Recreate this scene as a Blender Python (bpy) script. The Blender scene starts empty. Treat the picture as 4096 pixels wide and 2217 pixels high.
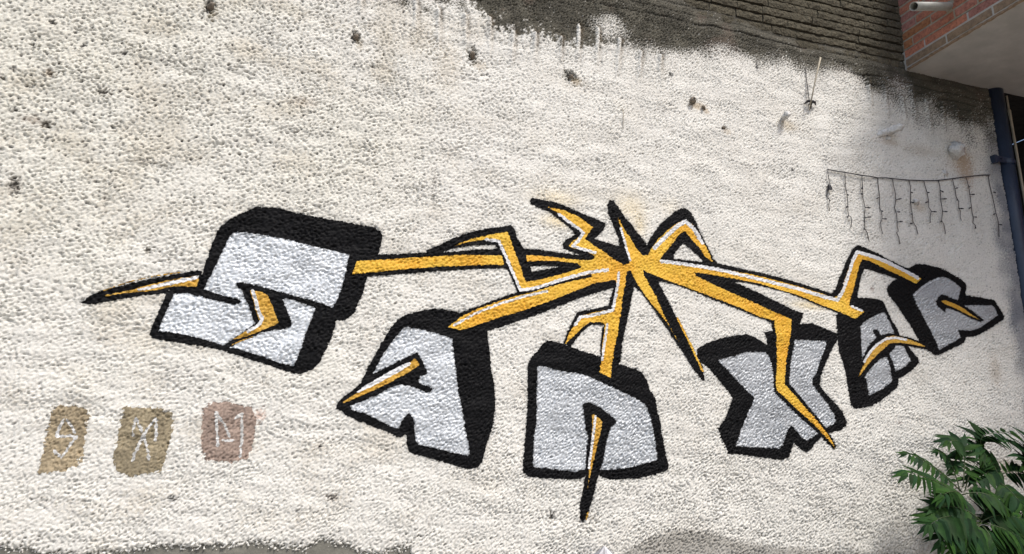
import bpy, math, random
import numpy as np
from mathutils import Matrix, Vector

# ------------------------------------------------------------------ camera, sky, sun, exposure
SC = bpy.context.scene
D, EYE = 4.2, 1.5                      # wall plane y = D, eye height
PW, PH, FPX = 4096.0, 2217.0, 3190.0   # picture size and focal length in picture pixels
YAW, PITCH, ROLL = math.radians(19.07), math.radians(14.32), math.radians(0.353)
_f = np.array([math.sin(YAW) * math.cos(PITCH), math.cos(YAW) * math.cos(PITCH), math.sin(PITCH)])
_r = np.array([math.cos(YAW), -math.sin(YAW), 0.0])
_u = np.cross(_r, _f)
_r, _u = math.cos(ROLL) * _r + math.sin(ROLL) * _u, -math.sin(ROLL) * _r + math.cos(ROLL) * _u
cam_data = bpy.data.cameras.new('camera')
cam_data.sensor_width = 36.0
cam_data.lens = 36.0 * FPX / PW
cam_data.clip_end = 500
cam = bpy.data.objects.new('camera', cam_data)
SC.collection.objects.link(cam)
cam.matrix_world = Matrix(((_r[0], _u[0], -_f[0], 0), (_r[1], _u[1], -_f[1], 0), (_r[2], _u[2], -_f[2], EYE), (0, 0, 0, 1)))
SC.camera = cam

SUN_DIR = Vector((0.42, -1.0, 1.55)).normalized()      # towards the sun
SUN_EL = math.asin(SUN_DIR.z)
SUN_AZ = math.atan2(SUN_DIR.x, SUN_DIR.y)
world = bpy.data.worlds.new('World')
SC.world = world
world.use_nodes = True
wn = world.node_tree
sky = wn.nodes.new('ShaderNodeTexSky')
sky.sky_type = 'NISHITA'
sky.sun_disc = False
sky.sun_elevation = SUN_EL
sky.sun_rotation = SUN_AZ
sky.air_density = 1.0
sky.dust_density = 3.0
wn.links.new(sky.outputs[0], wn.nodes['Background'].inputs['Color'])
wn.nodes['Background'].inputs['Strength'].default_value = 0.085
sun_data = bpy.data.lights.new('sun', 'SUN')
sun_data.energy = 1.5
sun_data.angle = math.radians(11)
sun_data.color = (1.0, 0.96, 0.905)
sun = bpy.data.objects.new('sun', sun_data)
SC.collection.objects.link(sun)
sun.rotation_euler = (-SUN_DIR).to_track_quat('-Z', 'Y').to_euler()
vs = SC.view_settings
vs.view_transform = 'Standard'
vs.look = 'None'
vs.gamma = 1.0
vs.use_curve_mapping = False
vs.exposure = 1.02

# ------------------------------------------------------------------ helpers
rng = random.Random(7)
C = SC.collection


def ray(px, py):
    return _r * ((px - PW / 2) / FPX) - _u * ((py - PH / 2) / FPX) + _f


def on_wall(px, py, dy=0.0):
    """point of the place, dy metres in front of the wall plane, that the photograph shows at px, py"""
    d = ray(px, py)
    t = (D - dy) / d[1]
    return Vector((d[0] * t, D - dy, EYE + d[2] * t))


def wall_xz(px, py):
    p = on_wall(px, py)
    return p.x, p.z


def empty(name, loc, label=None, cat=None, group=None):
    o = bpy.data.objects.new(name, None)
    o.empty_display_size = 0.1
    C.objects.link(o)
    o.location = loc
    tag(o, label, cat, group)
    return o


def tag(o, label=None, cat=None, group=None, kind=None):
    if label: o['label'] = label
    if cat: o['category'] = cat
    if group: o['group'] = group
    if kind: o['kind'] = kind
    return o


def link(name, me, mat=None, parent=None):
    o = bpy.data.objects.new(name, me)
    C.objects.link(o)
    if mat is not None and len(me.materials) == 0:
        me.materials.append(mat)
    if parent is not None:
        o.parent = parent
    return o


def mesh(name, verts, faces, smooth=False):
    me = bpy.data.meshes.new(name)
    me.from_pydata([tuple(v) for v in verts], [], faces)
    me.validate()
    if smooth:
        me.polygons.foreach_set('use_smooth', [True] * len(me.polygons))
    me.update()
    return me


def tri_mesh(name, co, tris, smooth=True):
    me = bpy.data.meshes.new(name)
    me.vertices.add(len(co))
    me.vertices.foreach_set('co', np.ascontiguousarray(co, dtype=np.float32).ravel())
    nt = len(tris)
    me.loops.add(nt * 3)
    me.loops.foreach_set('vertex_index', np.ascontiguousarray(tris, dtype=np.int32).ravel())
    me.polygons.add(nt)
    me.polygons.foreach_set('loop_start', np.arange(0, nt * 3, 3, dtype=np.int32))
    me.polygons.foreach_set('loop_total', np.full(nt, 3, dtype=np.int32))
    if smooth:
        me.polygons.foreach_set('use_smooth', np.ones(nt, dtype=bool))
    me.update(calc_edges=True)
    return me


def box_vf(x0, x1, y0, y1, z0, z1):
    v = [(x0, y0, z0), (x1, y0, z0), (x1, y1, z0), (x0, y1, z0), (x0, y0, z1), (x1, y0, z1), (x1, y1, z1), (x0, y1, z1)]
    f = [(0, 3, 2, 1), (4, 5, 6, 7), (0, 1, 5, 4), (1, 2, 6, 5), (2, 3, 7, 6), (3, 0, 4, 7)]
    return v, f


def bevel_box(name, x0, x1, y0, y1, z0, z1, b=0.004):
    import bmesh
    v, f = box_vf(x0, x1, y0, y1, z0, z1)
    bm = bmesh.new()
    vv = [bm.verts.new(p) for p in v]
    for q in f: bm.faces.new([vv[i] for i in q])
    bmesh.ops.bevel(bm, geom=list(bm.edges), offset=b, segments=1, affect='EDGES')
    me = bpy.data.meshes.new(name)
    bm.to_mesh(me)
    bm.free()
    return me


def tube_vf(pts, radii, n=6, cap=True):
    pts = [Vector(p) for p in pts]
    if not hasattr(radii, '__len__'): radii = [radii] * len(pts)
    v, f = [], []
    up = None
    for i, p in enumerate(pts):
        t = (pts[min(i + 1, len(pts) - 1)] - pts[max(i - 1, 0)])
        t = t.normalized() if t.length > 1e-9 else Vector((0, 0, 1))
        if up is None:
            up = Vector((0, 0, 1)) if abs(t.z) < 0.9 else Vector((0, 1, 0))
        a = t.cross(up)
        a = a.normalized() if a.length > 1e-6 else Vector((1, 0, 0))
        b = t.cross(a).normalized()
        up = -b if False else up
        for k in range(n):
            g = 2 * math.pi * k / n
            v.append(p + (a * math.cos(g) + b * math.sin(g)) * radii[i])
    for i in range(len(pts) - 1):
        for k in range(n):
            f.append((i * n + k, i * n + (k + 1) % n, (i + 1) * n + (k + 1) % n, (i + 1) * n + k))
    if cap:
        f.append(tuple(range(n))[::-1])
        f.append(tuple(range((len(pts) - 1) * n, len(pts) * n)))
    return v, f


def tube(name, pts, radii, mat, parent=None, n=6, smooth=True):
    v, f = tube_vf(pts, radii, n)
    return link(name, mesh(name, v, f, smooth), mat, parent)


def join_vf(parts):
    V, F = [], []
    for v, f in parts:
        o = len(V)
        V += list(v)
        F += [tuple(i + o for i in q) for q in f]
    return V, F


# ------------------------------------------------------------------ materials
def mat_new(name):
    m = bpy.data.materials.new(name)
    m.use_nodes = True
    nt = m.node_tree
    return m, nt, nt.nodes['Principled BSDF']


def mat_plain(name, col, rough=0.7, metal=0.0, var=0.25, scale=14.0, bump=0.0, bscale=90.0, spec=0.5, tint=None, objvar=0.0):
    """colour broken by two noises, an optional fine bump and an optional change from one object to the next"""
    m, nt, b = mat_new(name)
    N, L = nt.nodes, nt.links
    geo = N.new('ShaderNodeNewGeometry')
    n1 = N.new('ShaderNodeTexNoise')
    n1.inputs['Scale'].default_value = scale
    n1.inputs['Detail'].default_value = 6.0
    n1.inputs['Roughness'].default_value = 0.65
    L.new(geo.outputs['Position'], n1.inputs['Vector'])
    ramp = N.new('ShaderNodeValToRGB')
    ramp.color_ramp.elements[0].position = 0.3
    ramp.color_ramp.elements[1].position = 0.72
    c = np.array(col)
    t = np.array(tint if tint else col)
    ramp.color_ramp.elements[0].color = (*np.clip(t * (1 - var), 0, 1), 1)
    ramp.color_ramp.elements[1].color = (*np.clip(c * (1 + var * 0.6), 0, 1), 1)
    L.new(n1.outputs['Fac'], ramp.inputs['Fac'])
    out = ramp.outputs['Color']
    if objvar > 0:
        oi = N.new('ShaderNodeObjectInfo')
        mr = N.new('ShaderNodeMapRange')
        mr.inputs['To Min'].default_value = 1 - objvar
        mr.inputs['To Max'].default_value = 1 + objvar
        L.new(oi.outputs['Random'], mr.inputs['Value'])
        hs = N.new('ShaderNodeHueSaturation')
        L.new(mr.outputs[0], hs.inputs['Value'])
        L.new(out, hs.inputs['Color'])
        out = hs.outputs['Color']
    L.new(out, b.inputs['Base Color'])
    b.inputs['Roughness'].default_value = rough
    b.inputs['Metallic'].default_value = metal
    b.inputs['Specular IOR Level'].default_value = spec
    if bump > 0:
        n2 = N.new('ShaderNodeTexNoise')
        n2.inputs['Scale'].default_value = bscale
        n2.inputs['Detail'].default_value = 5.0
        L.new(geo.outputs['Position'], n2.inputs['Vector'])
        bp = N.new('ShaderNodeBump')
        bp.inputs['Strength'].default_value = 1.0
        bp.inputs['Distance'].default_value = bump
        L.new(n2.outputs['Fac'], bp.inputs['Height'])
        L.new(bp.outputs['Normal'], b.inputs['Normal'])
    return m


def mat_plaster():
    m, nt, b = mat_new('painted_plaster')
    N, L = nt.nodes, nt.links
    at = N.new('ShaderNodeAttribute')
    at.attribute_name = 'Col'
    geo = N.new('ShaderNodeNewGeometry')
    n1 = N.new('ShaderNodeTexNoise')
    n1.inputs['Scale'].default_value = 120.0
    n1.inputs['Detail'].default_value = 4.0
    L.new(geo.outputs['Position'], n1.inputs['Vector'])
    mr = N.new('ShaderNodeMapRange')
    mr.inputs['From Min'].default_value = 0.3
    mr.inputs['From Max'].default_value = 0.7
    mr.inputs['To Min'].default_value = 0.86
    mr.inputs['To Max'].default_value = 1.06
    L.new(n1.outputs['Fac'], mr.inputs['Value'])
    mx = N.new('ShaderNodeMix')
    mx.data_type = 'RGBA'
    mx.blend_type = 'MULTIPLY'
    mx.inputs['Factor'].default_value = 1.0
    L.new(at.outputs['Color'], mx.inputs[6])
    L.new(mr.outputs[0], mx.inputs[7])
    L.new(mx.outputs[2], b.inputs['Base Color'])
    b.inputs['Roughness'].default_value = 0.88
    b.inputs['Specular IOR Level'].default_value = 0.25
    bp = N.new('ShaderNodeBump')
    bp.inputs['Distance'].default_value = 0.0015
    L.new(n1.outputs['Fac'], bp.inputs['Height'])
    L.new(bp.outputs['Normal'], b.inputs['Normal'])
    return m


M_PLASTER = mat_plaster()
M_BLACK = mat_plain('black_spray_paint', (0.0062, 0.0062, 0.0070), 0.6, var=0.5, scale=60, spec=0.09)


def mat_spray(name, c1, c2, rough, metal, spec, edge, speckle=0.22, big=7.0):
    """spray paint: two tones in clouds, a fine speckle where the grain took less paint, black mist along its rim"""
    m, nt, b = mat_new(name)
    N, L = nt.nodes, nt.links
    geo = N.new('ShaderNodeNewGeometry')

    def noise(scale, detail):
        n = N.new('ShaderNodeTexNoise')
        n.inputs['Scale'].default_value = scale
        n.inputs['Detail'].default_value = detail
        L.new(geo.outputs['Position'], n.inputs['Vector'])
        return n.outputs['Fac']

    def rng_(src, a, b_, c, d):
        r = N.new('ShaderNodeMapRange')
        for k, v_ in zip(('From Min', 'From Max', 'To Min', 'To Max'), (a, b_, c, d)): r.inputs[k].default_value = v_
        L.new(src, r.inputs['Value'])
        return r.outputs[0]

    def mix(kind, fac, a, b_):
        x = N.new('ShaderNodeMix')
        x.data_type = 'RGBA'
        x.blend_type = kind
        for sock, val in ((x.inputs['Factor'], fac), (x.inputs[6], a), (x.inputs[7], b_)):
            if hasattr(val, 'node'): L.new(val, sock)
            else: sock.default_value = val if not hasattr(val, '__len__') else (*val, 1)
        return x.outputs[2]

    n_fine = noise(95.0, 3.0)
    col = mix('MIX', rng_(noise(big, 4.0), 0.35, 0.65, 0.0, 1.0), c1, c2)
    col = mix('MULTIPLY', 1.0, col, rng_(n_fine, 0.32, 0.66, 1 - speckle, 1.05))
    at = N.new('ShaderNodeAttribute')
    at.attribute_name = 'edge'
    ad = N.new('ShaderNodeMath')
    ad.operation = 'MULTIPLY_ADD'
    L.new(n_fine, ad.inputs[0])
    ad.inputs[1].default_value = 0.012
    L.new(at.outputs['Fac'], ad.inputs[2])
    if edge > 0: col = mix('MIX', rng_(ad.outputs[0], 0.004, 0.004 + edge, 0.72, 0.0), col, (0.02, 0.02, 0.022))
    L.new(col, b.inputs['Base Color'])
    b.inputs['Roughness'].default_value = rough
    b.inputs['Metallic'].default_value = metal
    b.inputs['Specular IOR Level'].default_value = spec
    return m


def mat_silver(name, v):
    return mat_spray(name, (v * 0.91, v * 0.955, v * 1.0), (v * 1.08, v * 1.13, v * 1.175), 0.5, 0.2, 0.5, 0.011, 0.26)  # fills get a lower v towards the right: dimmer reflections put into the colour


M_YELLOW = mat_spray('yellow_spray_paint', (0.72, 0.365, 0.030), (0.76, 0.47, 0.055), 0.6, 0.0, 0.25, 0.005, 0.16, 4.0)
M_OCHRE = mat_spray('ochre_spray_paint', (0.56, 0.30, 0.035), (0.62, 0.37, 0.065), 0.6, 0.0, 0.25, 0.005, 0.2, 9.0)
M_WHITE = mat_spray('white_spray_paint', (0.70, 0.70, 0.70), (0.80, 0.80, 0.80), 0.6, 0.0, 0.25, 0.0, 0.20)
M_FADED = mat_spray('faded_white_paint', (0.58, 0.57, 0.54), (0.76, 0.76, 0.75), 0.7, 0.0, 0.2, 0.0, 0.35)
M_CONCRETE = mat_plain('bare_concrete', (0.185, 0.178, 0.15), 0.9, var=0.35, scale=11, bump=0.004, bscale=60)
M_BRICK_DIRTY = mat_plain('soot_brown_brick', (0.100, 0.089, 0.064), 0.95, var=0.55, scale=55, bump=0.016, bscale=55, objvar=0.16, spec=0.15)
M_MORTAR = mat_plain('grey_mortar', (0.40, 0.35, 0.27), 0.95, var=0.3, scale=40, bump=0.004, bscale=120)
M_REDS = [mat_plain('red_brick_' + w, c, 0.9, var=0.35, scale=45, bump=0.003, bscale=160, tint=t, objvar=0.12, spec=0.25) for w, c, t in (
    ('rose', (0.50, 0.225, 0.165), (0.42, 0.16, 0.115)), ('clay', (0.52, 0.215, 0.135), (0.40, 0.15, 0.10)),
    ('orange', (0.45, 0.200, 0.090), (0.33, 0.13, 0.065)), ('plum', (0.40, 0.190, 0.155), (0.32, 0.14, 0.11)))]
M_BRICK_TAN = mat_plain('mortar_smeared_brick', (0.30, 0.215, 0.145), 0.95, var=0.4, scale=35, bump=0.004, bscale=120, objvar=0.1, spec=0.2)
M_SOFFIT = mat_plain('soffit_render', (0.47, 0.455, 0.42), 0.9, var=0.24, scale=4.0, bump=0.001, bscale=200, spec=0.2)
M_PVC = mat_plain('grey_plastic', (0.34, 0.34, 0.30), 0.5, var=0.22, scale=14, bump=0.0006, bscale=200)
M_NAVY = mat_plain('navy_painted_metal', (0.020, 0.034, 0.068), 0.42, var=0.3, scale=10, bump=0.0008, bscale=60)
M_DARKIN = mat_plain('dark_inside', (0.012, 0.012, 0.013), 0.9, var=0.3)
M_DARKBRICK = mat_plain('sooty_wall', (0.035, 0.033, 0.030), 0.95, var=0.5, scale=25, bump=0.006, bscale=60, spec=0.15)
M_CABLE = mat_plain('dark_cable', (0.016, 0.014, 0.018), 0.5, var=0.2)
M_ROD = mat_plain('pale_rod', (0.42, 0.37, 0.28), 0.7, var=0.25, scale=30)
M_RUST = mat_plain('rusty_metal', (0.21, 0.175, 0.135), 0.85, var=0.5, scale=90, bump=0.002, bscale=200)
M_LUMP = mat_plain('painted_lump', (0.74, 0.73, 0.70), 0.85, var=0.35, scale=70, bump=0.014, bscale=70)
M_FOIL = mat_plain('silver_sheet', (0.36, 0.36, 0.38), 0.45, metal=0.4, var=0.12, scale=20, bump=0.004, bscale=25)
M_GROUND = mat_plain('ground_paving', (0.30, 0.285, 0.26), 0.9, var=0.35, scale=3, bump=0.006, bscale=40)
M_STEM = mat_plain('plant_stem', (0.075, 0.055, 0.03), 0.8, var=0.3, scale=40)


def mat_leaf(name, col):
    m = mat_plain(name, col, 0.55, var=0.35, scale=18, objvar=0.35, spec=0.07)
    return m


M_LEAVES = [mat_leaf('leaf_deep_green', (0.017, 0.047, 0.012)), mat_leaf('leaf_green', (0.027, 0.068, 0.014)), mat_leaf('leaf_blue_green', (0.014, 0.040, 0.015))]
M_RACHIS = mat_plain('leaf_stalk', (0.05, 0.075, 0.025), 0.6, var=0.25, scale=40)

# ------------------------------------------------------------------ the wall's relief (a height field on a regular lattice)
STEP = 0.0056
GX0, GX1, GZ0, GZ1 = -1.60, 5.44, 0.95, 5.56
NX, NZ = int((GX1 - GX0) / STEP) + 1, int((GZ1 - GZ0) / STEP) + 1
gx = GX0 + STEP * np.arange(NX)
gz = GZ0 + STEP * np.arange(NZ)
X, Z = np.meshgrid(gx, gz)             # [iz, ix]


def band(seed, wl, width=0.35, ang=0.0, stretch=1.0):
    """noise of one wavelength (metres), stretched along a direction, standard deviation one"""
    g = np.random.default_rng(seed).standard_normal((NZ, NX)).astype(np.float32)
    kx = np.fft.rfftfreq(NX, STEP)[None, :]
    kz = np.fft.fftfreq(NZ, STEP)[:, None]
    ca, sa = math.cos(ang), math.sin(ang)
    u = (kx * ca + kz * sa) / stretch
    w = -kx * sa + kz * ca
    k = np.sqrt(u * u + w * w) + 1e-6
    fl = np.exp(-(np.log(k * wl) / width) ** 2 / 2)
    o = np.fft.irfft2(np.fft.rfft2(g) * fl, s=(NZ, NX))
    return (o / o.std()).astype(np.float32)


def low(seed, wl):
    g = np.random.default_rng(seed).standard_normal((NZ, NX)).astype(np.float32)
    k = np.sqrt(np.fft.rfftfreq(NX, STEP)[None, :] ** 2 + np.fft.fftfreq(NZ, STEP)[:, None] ** 2)
    o = np.fft.irfft2(np.fft.rfft2(g) * np.exp(-(k * wl) ** 2), s=(NZ, NX))
    return (o / o.std()).astype(np.float32)


def sstep(a, b, x):
    t = np.clip((x - a) / (b - a), 0, 1)
    return t * t * (3 - 2 * t)


def curve_of_x(pts):
    q = sorted(wall_xz(*p) for p in pts)
    return np.interp(gx, [a for a, _ in q], [b for _, b in q])[None, :]


def seg_dist(px, pz, a, b):
    dx, dz = b[0] - a[0], b[1] - a[1]
    t = np.clip(((px - a[0]) * dx + (pz - a[1]) * dz) / (dx * dx + dz * dz + 1e-12), 0, 1)
    return np.hypot(px - a[0] - t * dx, pz - a[1] - t * dz), t


def broad(seed, ang, stretch):
    coarse, mid, fine = band(seed, 0.042, 0.5, ang, stretch), band(seed + 50, 0.020, 0.45, ang, stretch), band(seed + 90, 0.0132, 0.32, ang, stretch)
    m = np.tanh(0.9 * band(seed + 130, 0.20, 0.6, ang, 0.5))          # where the mortar was thrown on coarser or finer
    o = (0.28 + 0.24 * m) * coarse + (0.80 + 0.15 * m) * mid + (0.70 - 0.22 * m) * fine
    return (o / o.std()).astype(np.float32)


nA = broad(11, -0.14, 0.50)                                # trowelled, drawn out sideways
nB = broad(12, 0.40, 0.70)                                 # drawn up to the right
nC = broad(13, 0.0, 0.95)                                  # crumbs
nF = band(14, 0.0145, 0.22)
nP = band(15, 0.026, 0.30, ang=-0.1, stretch=0.8)
nS = band(16, 0.016, 0.25)
L1, L2, L3, L4, L5 = low(21, 0.9), low(22, 0.35), low(23, 0.16), low(24, 0.5), low(25, 0.22)
L6 = band(26, 0.45, 0.5, -0.1, 0.35)
wr = sstep(0.6, 2.6, X)                                    # left to right
wb = sstep(2.6, 1.2, Z)                                    # towards the foot of the wall
wl_up = sstep(1.9, -0.6, X) * sstep(2.2, 3.4, Z)           # upper left

mixA = nA * (1 - wb * 0.8) * (1 - 0.6 * wr) + nB * (0.55 * wb + 0.35 * wr) + nC * (0.16 + 0.50 * wr + 0.28 * wb)
bandT = band(27, 0.11, 0.5, -0.03, 0.30)
bandU = band(29, 0.24, 0.5, -0.02, 0.35)
patchy = np.tanh(0.8 * band(28, 0.24, 0.6, -0.1, 0.45))
amp = (0.0036 + 0.0015 * wb) * (1 + 0.38 * patchy)
mixA = mixA / mixA.std()
H = amp * np.where(mixA > 0, np.tanh(mixA * 0.9) * 0.75, mixA * (1.0 - 0.08 * mixA)) + 0.0006 * nF + 0.0013 * bandT * (0.6 + 0.4 * (1 - wr)) + 0.0013 * bandU + 0.0030 * L2 * 0.5 + 0.0035 * L3 * 0.35
pit = sstep(1.55 - 0.40 * wl_up, 2.4, nP + 0.25 * nC)
H -= (0.0050 + 0.003 * wl_up) * pit

# --- upper edge of the white paint and, above it, the bare render over brick courses
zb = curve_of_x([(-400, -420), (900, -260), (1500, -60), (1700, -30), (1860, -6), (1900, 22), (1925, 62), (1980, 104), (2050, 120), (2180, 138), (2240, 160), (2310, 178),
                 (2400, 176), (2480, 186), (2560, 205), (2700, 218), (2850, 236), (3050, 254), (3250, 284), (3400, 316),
                 (3480, 372), (3650, 446), (3800, 495), (3900, 530), (3960, 560), (4200, 640)])  # right end set lower: balcony shade put into the wall colour
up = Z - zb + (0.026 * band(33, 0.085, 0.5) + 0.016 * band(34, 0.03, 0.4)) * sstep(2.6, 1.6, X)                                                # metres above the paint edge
fade = np.interp(gx, [1.1, 1.9, 2.3, 2.8, 4.2, 4.4, 5.4], [0.03, 0.04, 0.09, 0.12, 0.13, 0.24, 0.34])[None, :]  # widened at the right end to paint in the balcony's shade
PITCH_W = 0.0665
Z_COURSE0 = 4.02
zbr = curve_of_x([(2300, -190), (2600, -30), (2760, 30), (2900, 92), (3060, 140), (3250, 190), (3420, 222), (3640, 275), (3960, 375), (4200, 450)])
bare = sstep(0.0, 0.15, up)
course_ph = (Z - Z_COURSE0 + 0.010 * L4 + 0.004 * L3) / PITCH_W
groove = np.exp(-((np.abs(course_ph - np.round(course_ph)) * PITCH_W) / (0.0065 + 0.003 * sstep(-1, 1, L3))) ** 2)
row_amp = np.random.default_rng(5).uniform(0.25, 1.0, 400)[(np.round(course_ph).astype(int) + 100) % 400]
gr_amt = row_amp * np.clip(sstep(0.02, 0.40, up) * (0.62 + 0.38 * np.tanh(1.5 * L5)) + sstep(0.22, -0.02, zbr - Z) + sstep(3.6, 4.3, X) * sstep(-0.02, 0.10, up), 0, 1) * sstep(0.8, 2.2, X)
H -= 0.0150 * groove * gr_amt
H += bare * (0.0022 * nC + 0.0012 * nF)
brick_in = sstep(-0.10, 0.13, Z - zbr + 0.03 * L5 + 0.012 * nC)       # where whole bricks stand free
H = H * (1 - brick_in) + brick_in * (-0.026 + 0.0022 * nC)

# --- trowelled ridges below the upper edge, coated with white paint
ridge_white = np.zeros_like(X)
ridge_side_dark = np.zeros_like(X)
RIDGES = [((1443, -20), (1440, 60)), ((1662, 8), (1664, 130)), ((1753, 42), (1754, 170)), ((1860, 62), (1863, 190)), ((1958, 76), (1957, 210)), ((2054, 128), (2045, 240)),
          ((2139, 138), (2137, 235)), ((2243, 152), (2240, 240)), ((2314, 108), (2312, 240)), ((2391, 118), (2386, 250)), ((2477, 160), (2470, 290)), ((2562, 212), (2556, 310)), ((2640, 226), (2640, 310)),
          ((3470, 318), (3484, 420)), ((3532, 330), (3552, 460)), ((3606, 390), (3622, 480)), ((3640, 345), (3664, 470)), ((3702, 405), (3728, 520)), ((3762, 412), (3782, 515)), ((3818, 420), (3838, 520)), ((3876, 440), (3898, 530))]
for i, (a, b) in enumerate(RIDGES):
    qa, qb = wall_xz(*a), wall_xz(*b)
    d, t = seg_dist(X, Z, qa, qb)
    tall = (1 - 0.8 * t)
    wdt = 0.015 + 0.003 * np.tanh(nC)
    prof = np.exp(-(d / wdt) ** 2)
    H += (0.020 if i < 13 else 0.026) * prof * tall
    ridge_side_dark = np.maximum(ridge_side_dark, np.exp(-((d - 0.024) / 0.014) ** 2) * ((X - (qa[0] + (qb[0] - qa[0]) * t)) > 0) * (1 - 0.75 * t) * sstep(-1.6, 0.6, nC))
    side = np.clip((X - (qa[0] + (qb[0] - qa[0]) * t)) / 0.02, -1.5, 1.5)
    H -= 0.007 * np.exp(-((d - 0.022) / 0.012) ** 2) * (side > 0) * tall
    if i < 13 and i >= 1:
        ridge_white = np.maximum(ridge_white, prof * (1 - 0.3 * t))

# --- lower edge of the coat, where it breaks off above the concrete base
zl = curve_of_x([(a_, b_ + 11) for a_, b_ in [(-500, 2180), (0, 2178), (52, 2194), (120, 2188), (150, 2214), (225, 2210), (300, 2217), (420, 2207), (500, 2195), (600, 2184), (715, 2180), (760, 2183),
                 (835, 2172), (950, 2176), (1024, 2168), (1110, 2180), (1165, 2188), (1215, 2193), (1245, 2172), (1293, 2148), (1342, 2168), (1402, 2175),
                 (1440, 2200), (1520, 2208), (1580, 2192), (1644, 2188), (1652, 2230), (1670, 2420), (1900, 2900), (5000, 2900)]])
low_d = Z - zl + 0.008 * nC + 0.006 * nA + 0.004 * nF
H -= 0.014 * sstep(0.022, 0.0, low_d)
chip = np.zeros_like(X)

# --- colours
def rgb(r, g, b): return np.array([r, g, b], dtype=np.float32)


base = rgb(0.735, 0.716, 0.662)[None, None, :] * np.ones((NZ, NX, 1), np.float32)
cream = sstep(1.6, -1.2, X + 0.35 * L1) * sstep(1.6, 3.2, Z + 0.2 * L2)
base = base * (1 - cream[..., None]) + rgb(0.70, 0.678, 0.60) * cream[..., None]
base *= (1 + 0.02 * np.tanh(L2) + 0.015 * np.tanh(L3) + 0.03 * np.tanh(nC))[..., None]
warm = sstep(0.2, 2.6, 0.8 * L6 + 0.7 * L5 + 0.75 * nA) * (0.12 + 0.30 * sstep(2.4, 0.0, X))
base = base * (1 - warm[..., None] * (1 - rgb(0.78, 0.71, 0.60)))
pits_and_grime = pit * (0.45 + 0.40 * wl_up + 0.10 * wb) + sstep(0.7, 2.6, -mixA) * (0.27 + 0.24 * wl_up) + 0.10 * sstep(0.7, 2.2, bandT) * sstep(0.5, -1.0, nA) + 0.10 * sstep(0.3, 1.8, L5 + 0.5 * L6) * sstep(-0.2, 1.2, -nC)
pits_and_grime = np.clip(pits_and_grime, 0, 0.93)
base = base * (1 - pits_and_grime[..., None]) + rgb(0.105, 0.098, 0.095) * pits_and_grime[..., None]  # grime streaks, and darker grey in the pits and hollows of the relief
big = sstep(2.55, 3.2, nP + 0.5 * nS) * (0.3 + 0.7 * wl_up)
base = base * (1 - 0.85 * big[..., None]) + rgb(0.05, 0.045, 0.05) * 0.85 * big[..., None]
H -= 0.006 * big

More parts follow.
